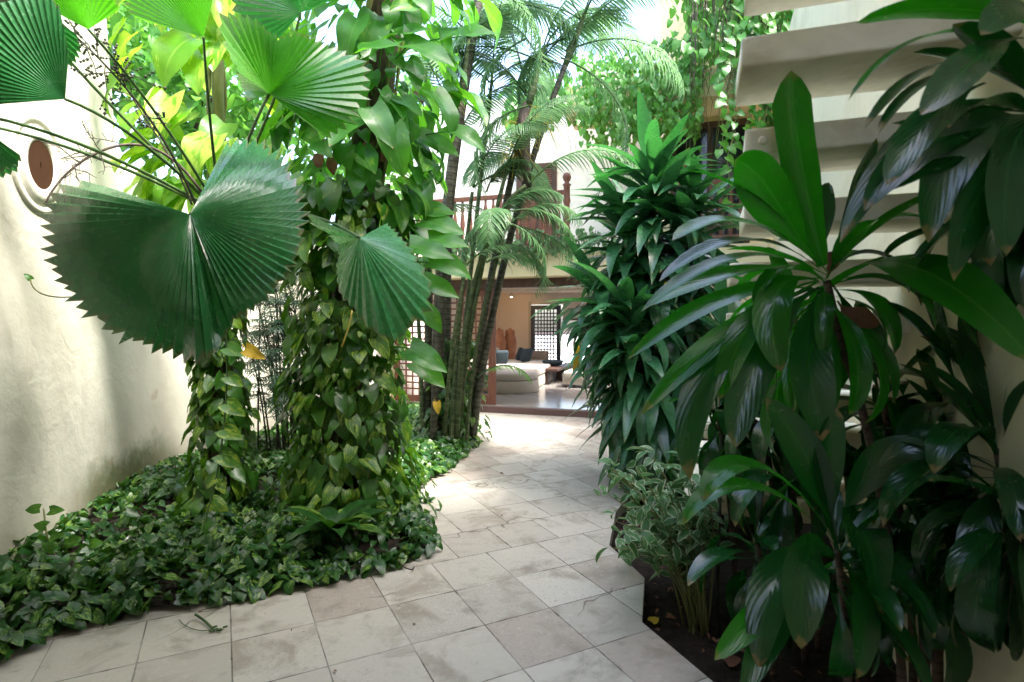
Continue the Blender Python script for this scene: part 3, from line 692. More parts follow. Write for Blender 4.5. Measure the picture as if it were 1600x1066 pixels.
fan_part((562, 372), [(-206, 92), (-196, 82), (-188, 50), (-165, 36), (-140, 44), (-122, 70), (-108, 98), (-94, 116), (-80, 160), (-70, 177), (-59, 168), (-47, 163), (-36, 142), (-20, 95), (5, 62), (30, 48)],
         2.92, 36, None, (.1, -.8, .6), d_two, 'fanl', .9, .07, 'smaller half folded fan leaf hanging in front of vine covered trunk', P(470, 310, 3.5), 10)
def d_three(x, y, f, a):
    return -.45*y+.15*f*f+.16*f*math.sin(R(a*3.2-20))
fan_part((421, 147), [(-38, 118), (-20, 140), (0, 155), (18, 166), (35, 130), (48, 118), (63, 112), (80, 92), (90, 98), (100, 122), (112, 142), (123, 154), (131, 112), (142, 66), (170, 44), (200, 36)],
         3.0, 44, None, (0, -.75, -.65), d_three, 'fanb', .85, .09, 'bright green backlit fan leaf split into two lobes', P(395, 190, 3.7), 10)
def b_four(a, r):
    q = r/150; return -20*q*q+26*q*math.sin(R(a*2.2)), 1
fan_part((102, 155), [(78, 60), (92, 150), (105, 175), (120, 190), (140, 190), (160, 190), (178, 180), (190, 150)], 2.75, 26, (1, .25, 0), (0, -.3, .95), b_four, 'fan', .6, .07, 'dark fan leaf in the top left corner', P(210, 195, 3.5))
fan_part((138, 46), [(25, 80), (45, 95), (70, 110), (90, 115), (120, 110), (150, 95)], 3.0, 22, (1, 0, 0), (0, -.8, .6), b_four, 'fanb', .6, .07, 'yellow green fan leaf at the top edge', P(250, 170, 3.7))
fan_part((318, 58), [(55, 70), (75, 110), (100, 130), (125, 135), (145, 128), (165, 110)], 3.3, 26, (1, 0, 0), (0, -.75, .66), b_four, 'fanb', .6, .07, 'pale lit fan leaf at the top edge above the vines', P(325, 180, 3.9))
fan_part((470, 20), [(20, 60), (60, 90), (110, 100), (150, 110), (185, 100), (220, 60)], 3.5, 26, (1, 0, 0), (0, -.8, .6), b_four, 'fan', .6, .07, None, P(430, 180, 4))
fan_part((20, -10), [(150, 80), (190, 110), (230, 115), (260, 105), (290, 110), (320, 90)], 3.0, 26, (1, 0, 0), (0, -.5, .8), b_four, 'fan', .6, .07, None, P(120, 120, 3.6))
fan_part((-60, 175), [(60, 80), (120, 110), (180, 110), (260, 105), (300, 90)], 2.6, 26, (1, 0, 0), (0, -.5, .8), b_four, 'fan', .6, .07, None, P(120, 200, 3.3))
fan_part((-50, 190), [(100, 80), (150, 110), (200, 110), (260, 105), (300, 90)], 3.0, 26, (1, .4, 0), (0, -.5, .8), b_four, 'fan', .6, .07, None, P(140, 225, 3.6))
# flower stalks
def panicle(path, mat, rad, nb, bl, bead, name, lab, seed, par=None):
    rn = random.Random(seed); m = MB(); c = bez(path, 24); m.tube(c, np.linspace(rad, rad*.5, 25), 5)
    for k in range(nb):
        i = rn.randint(9, 24); p = c[i]; T = unit(c[min(24, i+1)]-c[i-1]); d = unit(T*.5+np.array([rn.uniform(-1, 1), rn.uniform(-.4, .4), rn.uniform(-.8, .8)]))
        q = [p]; l = bl*rn.uniform(.5, 1.2)
        for s_ in range(6): d = unit(d+np.array([rn.uniform(-.3, .3) for _ in range(3)])-U3*.03); q.append(q[-1]+d*l/6)
        m.tube(q, np.linspace(rad*.4, rad*.2, 7), 4)
        for s_ in range(1, 6):
            d2 = unit(d+np.array([rn.uniform(-1.4, 1.4) for _ in range(3)])); e = q[s_]+d2*l*.28
            m.tube([q[s_], (q[s_]+e)/2+U3*.004, e], rad*.18, 3)
            if bead:
                for f in (.35, .7, 1): cc = q[s_]+(e-q[s_])*f; m.add(cc+np.array([(.011, 0, 0), (0, .011, 0), (-.011, 0, 0), (0, -.011, 0), (0, 0, .011), (0, 0, -.011)])*rn.uniform(.6, 1.2), [(0, 1, 4), (1, 2, 4), (2, 3, 4), (3, 0, 4), (1, 0, 5), (2, 1, 5), (3, 2, 5), (0, 3, 5)])
    o = m.build(name, mat, fp); o['label'] = lab; return o
panicle([P(310, 330, 4.0), P(260, 200, 3.6), P(190, 120, 3.4), P(95, 35, 3.2)], DSTALK, .010, 16, .26, True, 'flower_stalk', 'dark branching stalk with small green buds', 3)
panicle([P(315, 300, 4.0), P(240, 190, 3.8), P(180, 215, 3.6), P(100, 250, 3.5), P(70, 320, 3.4)], DRYR, .011, 14, .2, False, 'dry_flower_stalk', 'brown dry twiggy stalk in front of oval window', 8)
panicle([P(300, 320, 4.0), P(270, 240, 3.9), P(235, 200, 3.8), P(205, 150, 3.7)], DRYR, .007, 9, .16, False, 'dry_flower_stalk', 'thin dry twig beside the lit vine leaves', 12)

# ================================================================ VINE COVERED TRUNKS
def axis_fn(pts): 
    zs = [p[2] for p in pts]
    return lambda z: np.array((np.interp(z, zs, [p[0] for p in pts]), np.interp(z, zs, [p[1] for p in pts]), z))
def vine_cover(m, ax, rtab, z0, z1, n, size, T, spread=.5, hang=.7, rnd_rng=(0, 1), front=0):
    rf_ = interp(rtab)
    for _ in range(n):
        z = z0+(z1-z0)*rs.rand(); a = rs.rand()*2*math.pi
        if front and rs.rand() < front: a = math.pi+rs.uniform(-1.5, 1.5)
        rad = np.array((math.sin(a), math.cos(a), 0)); tg = np.array((rad[1], -rad[0], 0)); q = rs.rand()
        rr = rf_(z)*(1+.18*mnoise.noise(V(a*1.5, z*2.2, 3)))*(.55+.5*q)
        p = ax(z)+rad*rr; d = rad*(.3+.5*rs.rand())-U3*hang*(.6+.8*rs.rand())+tg*rs.uniform(-1, 1)*spread
        nn = rad*(.8+.6*rs.rand())+U3*(.3+.8*rs.rand())+tg*rs.uniform(-.4, .4)
        m.leaf(pick(T), p, d, nn, size[0]+(size[1]-size[0])*rs.rand()**1.3, rnd_rng[0]+(rnd_rng[1]-rnd_rng[0])*rs.rand())
def climbing_stems(m, ax, r0, z0, z1, n):
    for k in range(n):
        a = rs.rand()*6.28; pts = []
        for z in np.linspace(z0, z1, 18): a += rs.uniform(-.25, .35); pts.append(ax(z)+np.array((math.sin(a), math.cos(a), 0))*(r0+.015+.02*rs.rand()))
        m.tube(pts, .009+.006*rs.rand(), 5)
c1 = G(545, 800)
ax1 = axis_fn([(c1.x, c1.y, 0), (c1.x+.0, c1.y, 1.2), (c1.x+.08, c1.y+.03, 2.2), (c1.x+.22, c1.y+.05, 3.2), (c1.x+.42, c1.y+.1, 5.2)])
t1 = thing('palm_tree', (c1.x, c1.y, 0), 'stout dark palm trunk hidden under climbing vine between the bed and the palm clump', 'palm')
m = MB(); m.tube([ax1(z) for z in np.linspace(-.1, 5.2, 20)], np.linspace(.17, .12, 20), 14); m.build('trunk', BARK, t1)
v1 = thing('climbing_vine', (c1.x, c1.y, 0), 'golden variegated vine thickly covering the lower part of the central trunk', 'vine')
m = MB(); climbing_stems(m, ax1, .16, 0, 2.6, 9); m.build('stem', VINEST, v1)
m = MB(); R1 = [(0, .56), (.25, .5), (.6, .45), (1.0, .44), (1.5, .45), (2.0, .52), (2.6, .58), (3.4, .66), (4.6, .72)]
vine_cover(m, ax1, R1, .02, 2.55, 1500, (.05, .19), HEART, front=.4)
vine_cover(m, ax1, [(0, .72), (.35, .5), (5, .5)], .0, .35, 260, (.06, .11), HEART)
m.build('foliage', LM['poth'], v1)
v1b = thing('climbing_vine', ax1(2.4), 'large leaved bright green vine spilling from the top of the central trunk', 'vine')
m = MB(); climbing_stems(m, ax1, .14, 2.2, 5.0, 8); m.build('stem', VINEST, v1b)
m = MB(); vine_cover(m, ax1, R1, 2.3, 4.9, 420, (.12, .24), HEART, front=.3, rnd_rng=(0, .7)); m.build('foliage', LM['big'], v1b)
for k in range(98):
    m = MB(); vine_cover(m, ax1, [(0, .6), (2, .52), (2.6, .62), (3.4, .8), (4.8, .85)], 1.9 if k < 20 else 2.2, 4.6, 1, (.26, .42), HEARTB, .6, .5, front=.75); m.build('large_leaf', LM['big'], v1b)
for k in range(12):
    m = MB(); vine_cover(m, ax1, [(0, .5), (5, .5)], 1.9, 3.3, 1, (.10, .17), HEARTB, .4, 1.2, front=.95); m.build('dead_leaf', LM['dry'], v1b)
# outreaching leaves to the right of the trunk (over the palm stems)
for (x, y, D, L, ex_, up_) in ((655, 215, 4.2, .34, 1, -.4), (705, 205, 4.1, .3, 1, -.3), (640, 330, 4.2, .36, 1, .0), (660, 345, 4.1, .34, 1, -.25), (670, 375, 4.0, .3, 1, -.1), (640, 385, 3.9, .33, 1, -.2), (670, 410, 4.0, .34, 1, -.1), (660, 440, 4.1, .3, 1, -.35), (655, 480, 4.1, .26, .9, -.7), (640, 545, 4.1, .33, .9, -.45), (650, 565, 4.2, .3, .8, -.6), (600, 60, 4.0, .36, .7, .1), (560, 30, 3.9, .36, -.3, -.7), (640, 70, 3.9, .36, .9, -.4), (690, 60, 4.2, .42, 1, .1), (580, 170, 3.8, .32, .5, -.8), (610, 200, 3.8, .34, .3, -1), (500, 105, 3.9, .3, .2, -.9), (560, 80, 3.8, .3, .8, .1)):
    m = MB(); p = P(x, y, D); m.leaf(pick(HEARTB[:2]), p, (ex_, -.25, up_), (-.1, -.75, .75), L, .2+.4*rs.rand())
    q = ax1(p.z-.1); m.tube(bez([q, (Vector(q)+p)/2+V(0, 0, .1), p], 8), .006, 5, .5); m.build('large_leaf', LM['big'], v1b)
# left column on the fan palm trunk
c0 = V(fpb.x, fpb.y, 0); ax0 = axis_fn([(c0.x, c0.y, 0), (c0.x+.03, c0.y, 1.0), (c0.x-.05, c0.y, 1.8), (c0.x-.08, c0.y+.3, 4.5)])
v0 = thing('climbing_vine', c0, 'golden variegated vine wrapped around the fan palm trunk near left wall', 'vine')
m = MB(); climbing_stems(m, ax0, .07, 0, 1.9, 6); m.build('stem', VINEST, v0)
m = MB(); vine_cover(m, ax0, [(0, .30), (.4, .23), (1.2, .18), (1.9, .24)], .0, 1.75, 520, (.06, .16), HEART, front=.35); m.build('foliage', LM['poth'], v0)
v0b = thing('climbing_vine', ax0(2.3), 'bright yellow green giant leaved vine glowing above the round fan leaf', 'vine')
axb = axis_fn([(-2.42, 4.75, 2.2), (-2.45, 4.8, 5)])
m = MB(); climbing_stems(m, axb, .06, 2.2, 4.6, 6); m.tube([ax0(1.6), axb(2.3), axb(3.3), axb(4.6)], .05, 8); m.build('stem', VINEST, v0b)
for k in range(99):
    m = MB(); vine_cover(m, axb, [(2, .5), (3, .6), (4.6, .6)], 2.2, 4.4, 1, (.28, .5), HEARTB, .6, .6, front=.6); m.build('large_leaf', LM['pothy'], v0b)
# hanging runner with yellow leaf
m = MB(); run = bez([P(352, 470, 3.9), P(362, 640, 3.9), P(345, 760, 3.8), P(300, 870, 3.6)], 20); m.tube(run, .006, 5)
hr = thing('hanging_runner', run[0], 'thin yellow green vine runner trailing down to the ground cover', 'vine'); m.build('stem', GSTALK, hr)
m = MB()
for k in range(1, 19, 2): m.leaf(pick(HEART), run[k], (rs.choice((-1, 1)), -.3, -.4), (0, -.8, .6), .13+.05*rs.rand())
m.build('foliage', LM['poth'], hr)
for (x, y, D, L, d, lab) in ((384, 545, 3.75, .145, (1, -.1, -.5), 'yellow dying leaf hanging between the two vine covered trunks'), (682, 628, 6.6, .15, (.2, -.3, -1), 'small orange dead leaf caught at the foot of the palm stems')):
    m = MB(); p = P(x, y, D); m.leaf(HEARTB[0], p, d, (.1, -1, .2), L, .5); m.tube([p, Vector(p)+V(-.03, .02, .03)], .003, 4); tag(m.build('yellow_leaf', LM['yellow']), lab, 'leaf')
m = MB(); p = P(550, 485, 3.4); m.tube(bez([p, P(545, 515, 3.4), P(534, 542, 3.4)], 6), .005, 5); tag(m.build('dry_stalk', YSTALK), 'thin tan dry stalk hanging below the half folded fan leaf', 'stalk')

# ================================================================ GROUND COVER
def edge_dist(pts, x, y):
    best = 9
    for i in range(len(pts)):
        a, b = pts[i-1], pts[i]; dx, dy = b[0]-a[0], b[1]-a[1]; t = max(0, min(1, ((x-a[0])*dx+(y-a[1])*dy)/(dx*dx+dy*dy+1e-9)))
        best = min(best, math.hypot(x-a[0]-t*dx, y-a[1]-t*dy))
    return best
m = MB(); cnt = 0
while cnt < 9800:
    y = 1.8+8.0*rs.rand()**1.25; x = -4+4.1*rs.rand()
    if not inside(left_poly, x, y) or x < wall_x(y)+.02: continue
    pz = 1.5*FPX/y
    if mnoise.noise(V(x*1.3, y*1.3, 7)) > .33 and rs.rand() < .7: continue
    if (x-G(445, 770).x)**2+(y-G(445, 770).y)**2 < .2 and rs.rand() < .85: continue
    if (x-G(600, 868).x)**2+(y-G(600, 868).y)**2 < .03 and rs.rand() < .9: continue
    e = edge_dist(left_poly, x, y); h = min(1, e/.25)
    zz = .045+(.03+.10*h)*rs.rand()**.6+.05*h*mnoise.noise(V(x*2, y*2, 1))
    a = rs.rand()*6.28; out = np.array((.5, -.6, 0))*(1-h)*.8
    d = np.array((math.sin(a), math.cos(a), 0))+out-U3*(.15+.6*rs.rand()); nn = U3+np.array((rs.normal()*.35, rs.normal()*.35-.25, 0))
    m.leaf(pick(HEART), (x, y, zz), d, nn, (.05+.06*rs.rand()) if y < 6.5 else .10); cnt += 1
gc = m.build('ground_cover', LM['cover']); tag(gc, 'heart leaved green ground cover filling the left planting bed', 'ground cover', kind='stuff')
# wall seedling
m = MB(); ms = MB(); b = G(85, 868); 
sd0 = thing('wall_creeper', b, 'small young vine shoot climbing up the foot of left wall', 'vine')
c = bez([P(90, 872, 3.45), P(70, 850, 3.4), P(72, 820, 3.45), P(68, 795, 3.5)], 10); ms.tube(c, .005, 5)
for k, (x, y, dx) in enumerate(((62, 795, -1), (78, 798, 1), (72, 822, -1), (80, 838, 1), (100, 850, 1), (110, 845, 1), (125, 858, 1), (85, 858, -.5), (140, 850, 1))): m.leaf(pick(HEART), P(x, y, 3.4), (dx, -.2, .35-.5*rs.rand()), (.3, -1, .5), .085, .5)
m.build('foliage', LM['poth'], sd0); ms.build('stem', VINEST, sd0)
sd1 = thing('wall_creeper', P(50, 440, 3.4), 'single thin curling vine tendril hanging against left wall below round leaf', 'vine')
ms = MB(); ms.tube(bez([P(48, 437, 3.35), P(50, 465, 3.3), P(90, 468, 3.25), P(130, 462, 3.2)], 12), .004, 5); ms.build('stem', VINEST, sd1)
m = MB(); m.leaf(HEART[1], P(48, 437, 3.35), (-.2, -.2, .4), (.8, -.6, .2), .05); m.build('foliage', LM['poth'], sd1)
# broad-leaved peace lily
b = G(525, 868); pl_ = thing('broad_leaf_plant', (b.x, b.y, 0), 'rosette of long drooping dark green leaves at path edge of left bed', 'plant')
for k in range(15):
    a = k*2.4; d = rdir(a, R(35+35*((k*7) % 10)/10)); m = MB(); m.leaf(pick(LANCE[1:3]), (b.x, b.y, .12), d, U3+d*-.2, .34+.1*rs.rand(), wsc=.85); m.build('leaf', LM['cover'], pl_)
# grass/moss tuft + garden lamp
b = P(213, 852, 3.55); gl = thing('garden_spotlight', b, 'black garden spotlight lying in the ground cover near left wall', 'lamp')
ang = unit((-.75, -.1, .32)); side_ = unit(np.cross(ang, U3)); upv = np.cross(side_, ang)
def along(prof, n=16):
    m = MB(); vs = [np.array(tuple(b))+ang*h+(side_*math.cos(2*math.pi*j/n)+upv*math.sin(2*math.pi*j/n))*r for (r, h) in prof for j in range(n)]; k = len(prof)
    m.add(vs, [(i*n+j, i*n+(j+1) % n, (i+1)*n+(j+1) % n, (i+1)*n+j) for i in range(k-1) for j in range(n)]+[tuple(range(n)), tuple((k-1)*n+j for j in range(n))]); return m
along([(.018, -.07), (.022, -.045), (.035, -.04), (.035, -.03), (.04, -.028), (.04, .05), (.036, .052)]).build('housing', BLACKM, gl)
along([(.037, .0525), (.042, .053), (.042, .066), (.034, .067)]).build('front_ring', GREYM, gl)
m = MB(); m.tube([b, b+V(.02, 0, -.12), b+V(.03, .01, -.2)], .008, 6); m.build('stake', BLACKM, gl)
# fallen twigs on paving
m = MB(); m.tube(bez([G(305, 960, .03), G(320, 968, .015), G(335, 985, .012)], 6), .006, 5); m.tube(bez([G(280, 968, .01), G(290, 985, .01), G(318, 990, .01), G(345, 982, .01)], 8), .0025, 4)
for k in range(6): q = G(334+rs.uniform(-8, 16), 984+rs.uniform(-5, 4), .01); m.tube([q, q+V(.02, .004, .004)], .005, 4)
tag(m.build('fallen_twig', GSTALK), 'broken green twig lying on paving beside left bed', 'twig')
m = MB(); m.tube(bez([G(620, 872, .05), G(632, 893, .03), G(648, 893, .012), G(647, 885, .012)], 10), .004, 5); tag(m.build('fallen_twig', DRYR), 'thin dry curled twig at the corner of left bed', 'twig')
m = MB(); ms = MB(); tc = thing('creeping_runner', G(650, 775), 'short ivy runner creeping from the vine over the paving', 'vine')
ms.tube(bez([G(630, 785, .03), G(650, 778, .02), G(682, 778, .02)], 8), .003, 4)
for k in range(7): m.leaf(pick(HEART), G(640+k*6.5, 779+rs.uniform(-5, 5), .035), (rs.uniform(-1, 1), -.5, -.1), (0, -.3, 1), .06)
m.build('foliage', LM['cover'], tc); ms.build('stem', VINEST, tc)
litter = []
for (x, y, rot, L, ty, lab) in ((1018, 972, .8, .07, 'yellow', 'yellow fallen leaf on the dark soil by the paving corner'), (1042, 962, 2.2, .05, 'dry', 'small brown fallen leaf on the soil beside the yellow one'), (1135, 1035, 1.2, .09, 'dry', 'curled brown leaf on dark soil at bottom of bed')):
    m = MB(); m.leaf(HEART[0], G(x, y, -.05), (math.sin(rot), math.cos(rot), .1), (0, -.3, 1), L, .5); tag(m.build('fallen_leaf', LM[ty]), lab, 'leaf')
m = MB()
for k in range(260):
    x, y = rs.uniform(.6, 2.0), rs.uniform(1.6, 5); a = rs.rand()*6.28
    m.leaf(pick(LANCE), (x, y, -.07+.02*rs.rand()), (math.sin(a), math.cos(a), .1), U3+rs.normal(size=3)*.3, .02+.04*rs.rand())
tag(m.build('leaf_litter', LM['dry']), 'fine brown leaf litter scattered over the dark soil', 'litter', kind='stuff')

m = MB()
for k in range(150):
    x, y = rs.uniform(-3, 1.6), rs.uniform(2.3, 8.5)
    if inside(left_poly, x, y) or not inside([(p.x, p.y) for p in path_pts], x, y): continue
    if edge_dist(left_poly, x, y) > .35 and rs.rand() < .6: continue
    a = rs.rand()*6.28; m.leaf(pick(LANCE), (x, y, .006+.004*rs.rand()), (math.sin(a), math.cos(a), .05), U3+rs.normal(size=3)*.25, .012+.035*rs.rand()**2)
tag(m.build('leaf_litter', LM['dry']), 'small dry leaf bits scattered along the paving beside the left bed', 'litter', kind='stuff')
# ================================================================ SLENDER BAMBOO PALM (behind)
b = G(455, 722); bp = thing('bamboo_palm', (b.x, b.y, 0), 'clump of thin dark palm canes with fine fronds before the pale wall', 'palm')
for k in range(26):
    a = rs.rand()*6.28; r0 = .25*rs.rand(); x0 = b.x+r0*math.sin(a)*1.6; y0 = b.y+r0*math.cos(a); lean = rs.uniform(-.35, .35); h = rs.uniform(1.2, 2.5)
    c = bez([(x0, y0, 0), (x0+lean*.2, y0, h*.5), (x0+lean, y0+rs.uniform(-.2, .2), h)], 8); m = MB(); m.tube(c, np.linspace(.011, .006, 9), 5)
    mf, ms = MB(), m
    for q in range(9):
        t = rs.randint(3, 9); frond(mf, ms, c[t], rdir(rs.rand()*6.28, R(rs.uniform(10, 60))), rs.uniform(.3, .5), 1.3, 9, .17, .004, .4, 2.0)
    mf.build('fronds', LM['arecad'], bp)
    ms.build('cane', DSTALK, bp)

# ================================================================ ARECA PALM CLUMP
ab = G(695, 692); ar = thing('areca_palm', (ab.x, ab.y, 0), 'tall clump of ringed palm stems with feathery fronds arching over the path', 'palm')
stems = [  # base px, mid px, top px (x,y,D), radius m, material, fronds
 ((688, 690), (694, 380), (760, -60), 6.6, .075, PALMTR, 5), ((668, 690), (668, 400), (655, 180), 6.9, .05, PALMTR, 0), ((700, 694), (700, 420), (712, 230), 7.0, .045, PALMTR, 2),
 ((724, 690), (770, 420), (826, 165), 6.7, .045, PALMTR, 7), ((736, 694), (790, 400), (884, 100), 6.8, .045, PALMTR, 8), ((712, 700), (745, 430), (822, 290), 6.5, .032, PALMGR, 3),
 ((708, 690), (735, 430), (760, 200), 7.1, .03, PALMGR, 4), ((716, 695), (735, 520), (775, 330), 6.6, .026, PALMGR, 5), ((728, 700), (742, 560), (770, 430), 6.5, .02, PALMGR, 4),
 ((694, 700), (705, 560), (728, 420), 6.5, .024, PALMGR, 3), 
 ((660, 695), (655, 520), (640, 380), 7.1, .028, PALMGR, 3), ((704, 702), (718, 500), (738, 300), 6.7, .028, PALMGR, 3), ((676, 702), (690, 460), (722, 150), 6.6, .036, PALMTR, 4)]
for i, (b_, m_, t_, D, r_, mt, nf) in enumerate(stems):
    g = G(*b_); g.z = -.05; mid = P(m_[0], m_[1], D); top = P(t_[0], t_[1], D-.2)
    c = bez([g, mid*1.35-(g+top)*.175, top], 16) if False else np.array([tuple(g*(1-t)**2+(mid*2-(g+top)*.5)*2*t*(1-t)*1.0+top*t*t) for t in np.linspace(0, 1, 17)])
    m = MB(); m.tube(c, np.linspace(r_*1.15, r_*.7, 17), 10); s_ = m.build('stem', mt, ar)
    if nf >= 4:
        m = MB(); T = unit(c[-1]-c[-2]); m.tube([c[-1]-T*.02, c[-1]+T*.12, c[-1]+T*.35, c[-1]+T*.6], [r_*.75, r_*1.0, r_*.8, r_*.4], 9); cs_ = m.build('crownshaft', PALMGR, ar)
    T = unit(c[-1]-c[-2]); tp = c[-1]+T*(.5 if nf >= 4 else .05)
    for k in range((nf*2+2)//3 if nf else 0):
        mf, ms = MB(), MB(); az = rs.rand()*6.28 if k else R(90); L = (1.7 if r_ > .03 else 1.15)*rs.uniform(.8, 1.15)
        frond(mf, ms, tp, rdir(az, R(rs.uniform(25, 78))), L, rs.uniform(1.3, 2.2), 38, .42 if r_ > .03 else .3, .011, rs.uniform(.3, 1))
        fr_ = mf.build('frond', LM['areca'], ar); rk = ms.build('rachis', GSTALK, ar); rk.parent = fr_
def hfrond(base, tip, D, L=None, droop=1.2, el=None, ll=.4, nl=40, mat='areca', hang=.6, D2=None):
    a, b2 = P(base[0], base[1], D), P(tip[0], tip[1], D2 or D); dv = b2-a; L = L or dv.length*1.12
    h = math.hypot(dv.x, dv.y); e0 = math.atan2(dv.z, h)+droop*.42
    mf, ms = MB(), MB(); frond(mf, ms, a, rdir(math.atan2(dv.x, dv.y), e0), L, droop, nl, ll, .012, hang)
    f_ = mf.build('frond', LM[mat], ar); rk = ms.build('rachis', GSTALK, ar); rk.parent = f_
hfrond((884, 80), (1075, 130), 6.6, None, 1.6, ll=.5, D2=6.2); hfrond((884, 80), (1050, -30), 6.6, None, 1.0, ll=.5); hfrond((876, 90), (950, 330), 6.5, None, 2.2, ll=.42)
hfrond((822, 150), (690, 90), 6.6, None, 1.5, ll=.45); hfrond((822, 130), (960, 20), 6.8, None, .9, ll=.5); hfrond((822, 150), (730, -40), 6.9, None, .8, ll=.5)
hfrond((775, 350), (930, 470), 6.2, None, 1.5, ll=.34); hfrond((775, 340), (870, 300), 6.3, None, 1.3, ll=.36)
hfrond((760, 400), (700, 280), 6.4, None, 1.3, ll=.34); hfrond((760, 410), (850, 420), 6.1, None, 1.6, ll=.32); hfrond((745, 590), (835, 592), 6.6, None, 1.8, ll=.17, nl=30, mat='fanb' if 0 else 'vine')
hfrond((760, 60), (640, 130), 6.5, None, 1.8, ll=.5); hfrond((770, 10), (900, 60), 6.6, None, 1.3, ll=.5); hfrond((740, 60), (560, -10), 6.9, None, 1.1, ll=.5)
for (bs, tp_, D_, dr_, l_) in (((800, 20), (700, 140), 6.4, 1.6, .5), ((822, 60), (770, 230), 6.3, 2.0, .48), ((884, 60), (810, 170), 6.7, 1.7, .5), 
    ((826, 165), (745, 300), 6.3, 1.9, .42), ((790, 330), (720, 420), 6.3, 1.6, .34), ((800, 330), (905, 395), 6.1, 1.8, .36), ((780, 345), (850, 460), 6.0, 2.0, .34), ((760, -20), (840, 120), 6.2, 1.8, .5), ((760, 300), (820, 250), 6.5, 1.4, .36)):
    hfrond(bs, tp_, D_, None, dr_, ll=l_, nl=44)
for (x, y) in ((818, 195), (845, 190), (808, 240), (700, 160)):
    m = MB(); p = P(x, y, 6.5)
    for k in range(26):
        d = unit((rs.uniform(-1, 1), rs.uniform(-.7, .3), rs.uniform(-1, .5))); L = rs.uniform(.15, .4); m.tube([p, Vector(p)+Vector(d)*L*.5+V(0, 0, .02), Vector(p)+Vector(d)*L-V(0, 0, L*.35)], [.006, .004, .002], 4)
    m.build('flower_spray', YSTALK, ar)
m = MB(); m.tube(bez([P(820, 160, 6.5), P(812, 220, 6.4), P(828, 300, 6.45)], 10), [.02, .05, .07, .08, .08, .075, .07, .06, .05, .04, .02], 8); m.build('dry_sheath', DRYR, ar)
# climbing leaves at foot
cb = G(715, 690); cvn = thing('climbing_vine', (cb.x, cb.y, 0), 'small leaved vine creeping around the foot of the palm clump', 'vine')
m = MB(); vine_cover(m, axis_fn([(cb.x-.1, cb.y, 0), (cb.x+.05, cb.y, 1.5)]), [(0, .5), (.4, .38), (1.3, .3)], 0, 1.3, 520, (.07, .13), HEART, front=.5); m.build('foliage', LM['cover'], cvn)
m = MB(); climbing_stems(m, axis_fn([(cb.x-.1, cb.y, 0), (cb.x+.05, cb.y, 1.5)]), .12, 0, 1.3, 5); m.build('stem', VINEST, cvn)

# ================================================================ CORN PLANT (right middle)
db = G(1045, 735); dx0, dy0 = 1.42, 5.3
dr = thing('corn_plant', (dx0, dy0, -.08), 'tall dracaena with dense drooping dark green leaves right of the path', 'plant')
def drac_stem(pts, z0, n, L, rad, top=True, lo=-52):
    c = bez(pts, 16); m = MB(); m.tube(c, np.linspace(rad, rad*.7, 17), 8); m.build('stem', STEM, dr)
    m = MB(); Zs = c[:, 2]
    for k in range(n):
        t = k/n; z = z0+(c[-1][2]-z0)*(t**1.1); i = min(15, int(np.searchsorted(Zs, z))-1) if z < Zs[-1] else 15; i = max(0, i)
        f = min(1, max(0, (z-Zs[i])/(Zs[i+1]-Zs[i]+1e-9))); p = c[i]+(c[i+1]-c[i])*f
        top_ = max(0, (t-.78)/.22); el = R(lo+50*rs.rand()+36*min(1, t/.78)+(62*rs.rand())*top_)
        a = k*2.39996+rs.rand()*.6; d = rdir(a, el); TT = DRAC[(0, 4, 1)[rs.randint(3)] if top_ > .5 else (rs.randint(0, 3) if top_ > .1 else rs.randint(1, 5))]
        m.leaf(TT, p, d, U3+d*.01+rs.normal(size=3)*.12, L*(.75+.5*rs.rand())*(1-.1*top_), wsc=1.0)
    m.build('foliage', LM['drac'], dr)
drac_stem([(dx0, dy0, -.1), (dx0+.02, dy0, 1), (dx0-.1, dy0, 2), (dx0-.12, dy0, 2.9)], .35, 420, .78, .03)
drac_stem([(dx0+.1, dy0+.15, -.1), (dx0+.1, dy0, 1), (dx0+.2, dy0, 1.8), (dx0+.3, dy0, 2.7)], .4, 260, .7, .03)
drac_stem([(dx0-.05, dy0-.1, -.1), (dx0-.1, dy0-.1, .7), (dx0-.3, dy0, 1.2), (dx0-.62, dy0+.1, 1.85)], .6, 200, .7, .026)
drac_stem([(dx0-.05, dy0-.2, -.1), (dx0-.1, dy0-.3, .7), (dx0-.35, dy0-.35, 1.1), (dx0-.42, dy0-.35, 1.65)], .4, 200, .68, .026)
drac_stem([(dx0-.1, dy0+.2, -.1), (dx0-.1, dy0+.2, .9), (dx0-.3, dy0+.15, 1.7), (dx0-.34, dy0+.1, 2.45)], .8, 220, .7, .026)
drac_stem([(dx0+.3, dy0-.5, -.1), (dx0+.3, dy0-.6, .5), (dx0+.25, dy0-.6, .9), (dx0+.3, dy0-.7, 1.5)], .3, 140, .62, .024)
drac_stem([(dx0+.5, dy0-.9, -.1), (dx0+.45, dy0-1., .4), (dx0+.35, dy0-1.1, .8), (dx0+.3, dy0-1.2, 1.2)], .35, 90, .5, .022)
for (x, y, D, L) in ((905, 540, 4.8, .32), (1040, 440, 4.8, .3)):
    m = MB(); m.leaf(STRAP[1], P(x, y, D), (-.15, -.1, -1), (0, -1, .1), L, wsc=1.2); m.build('dead_leaf', LM['yellow'], dr)

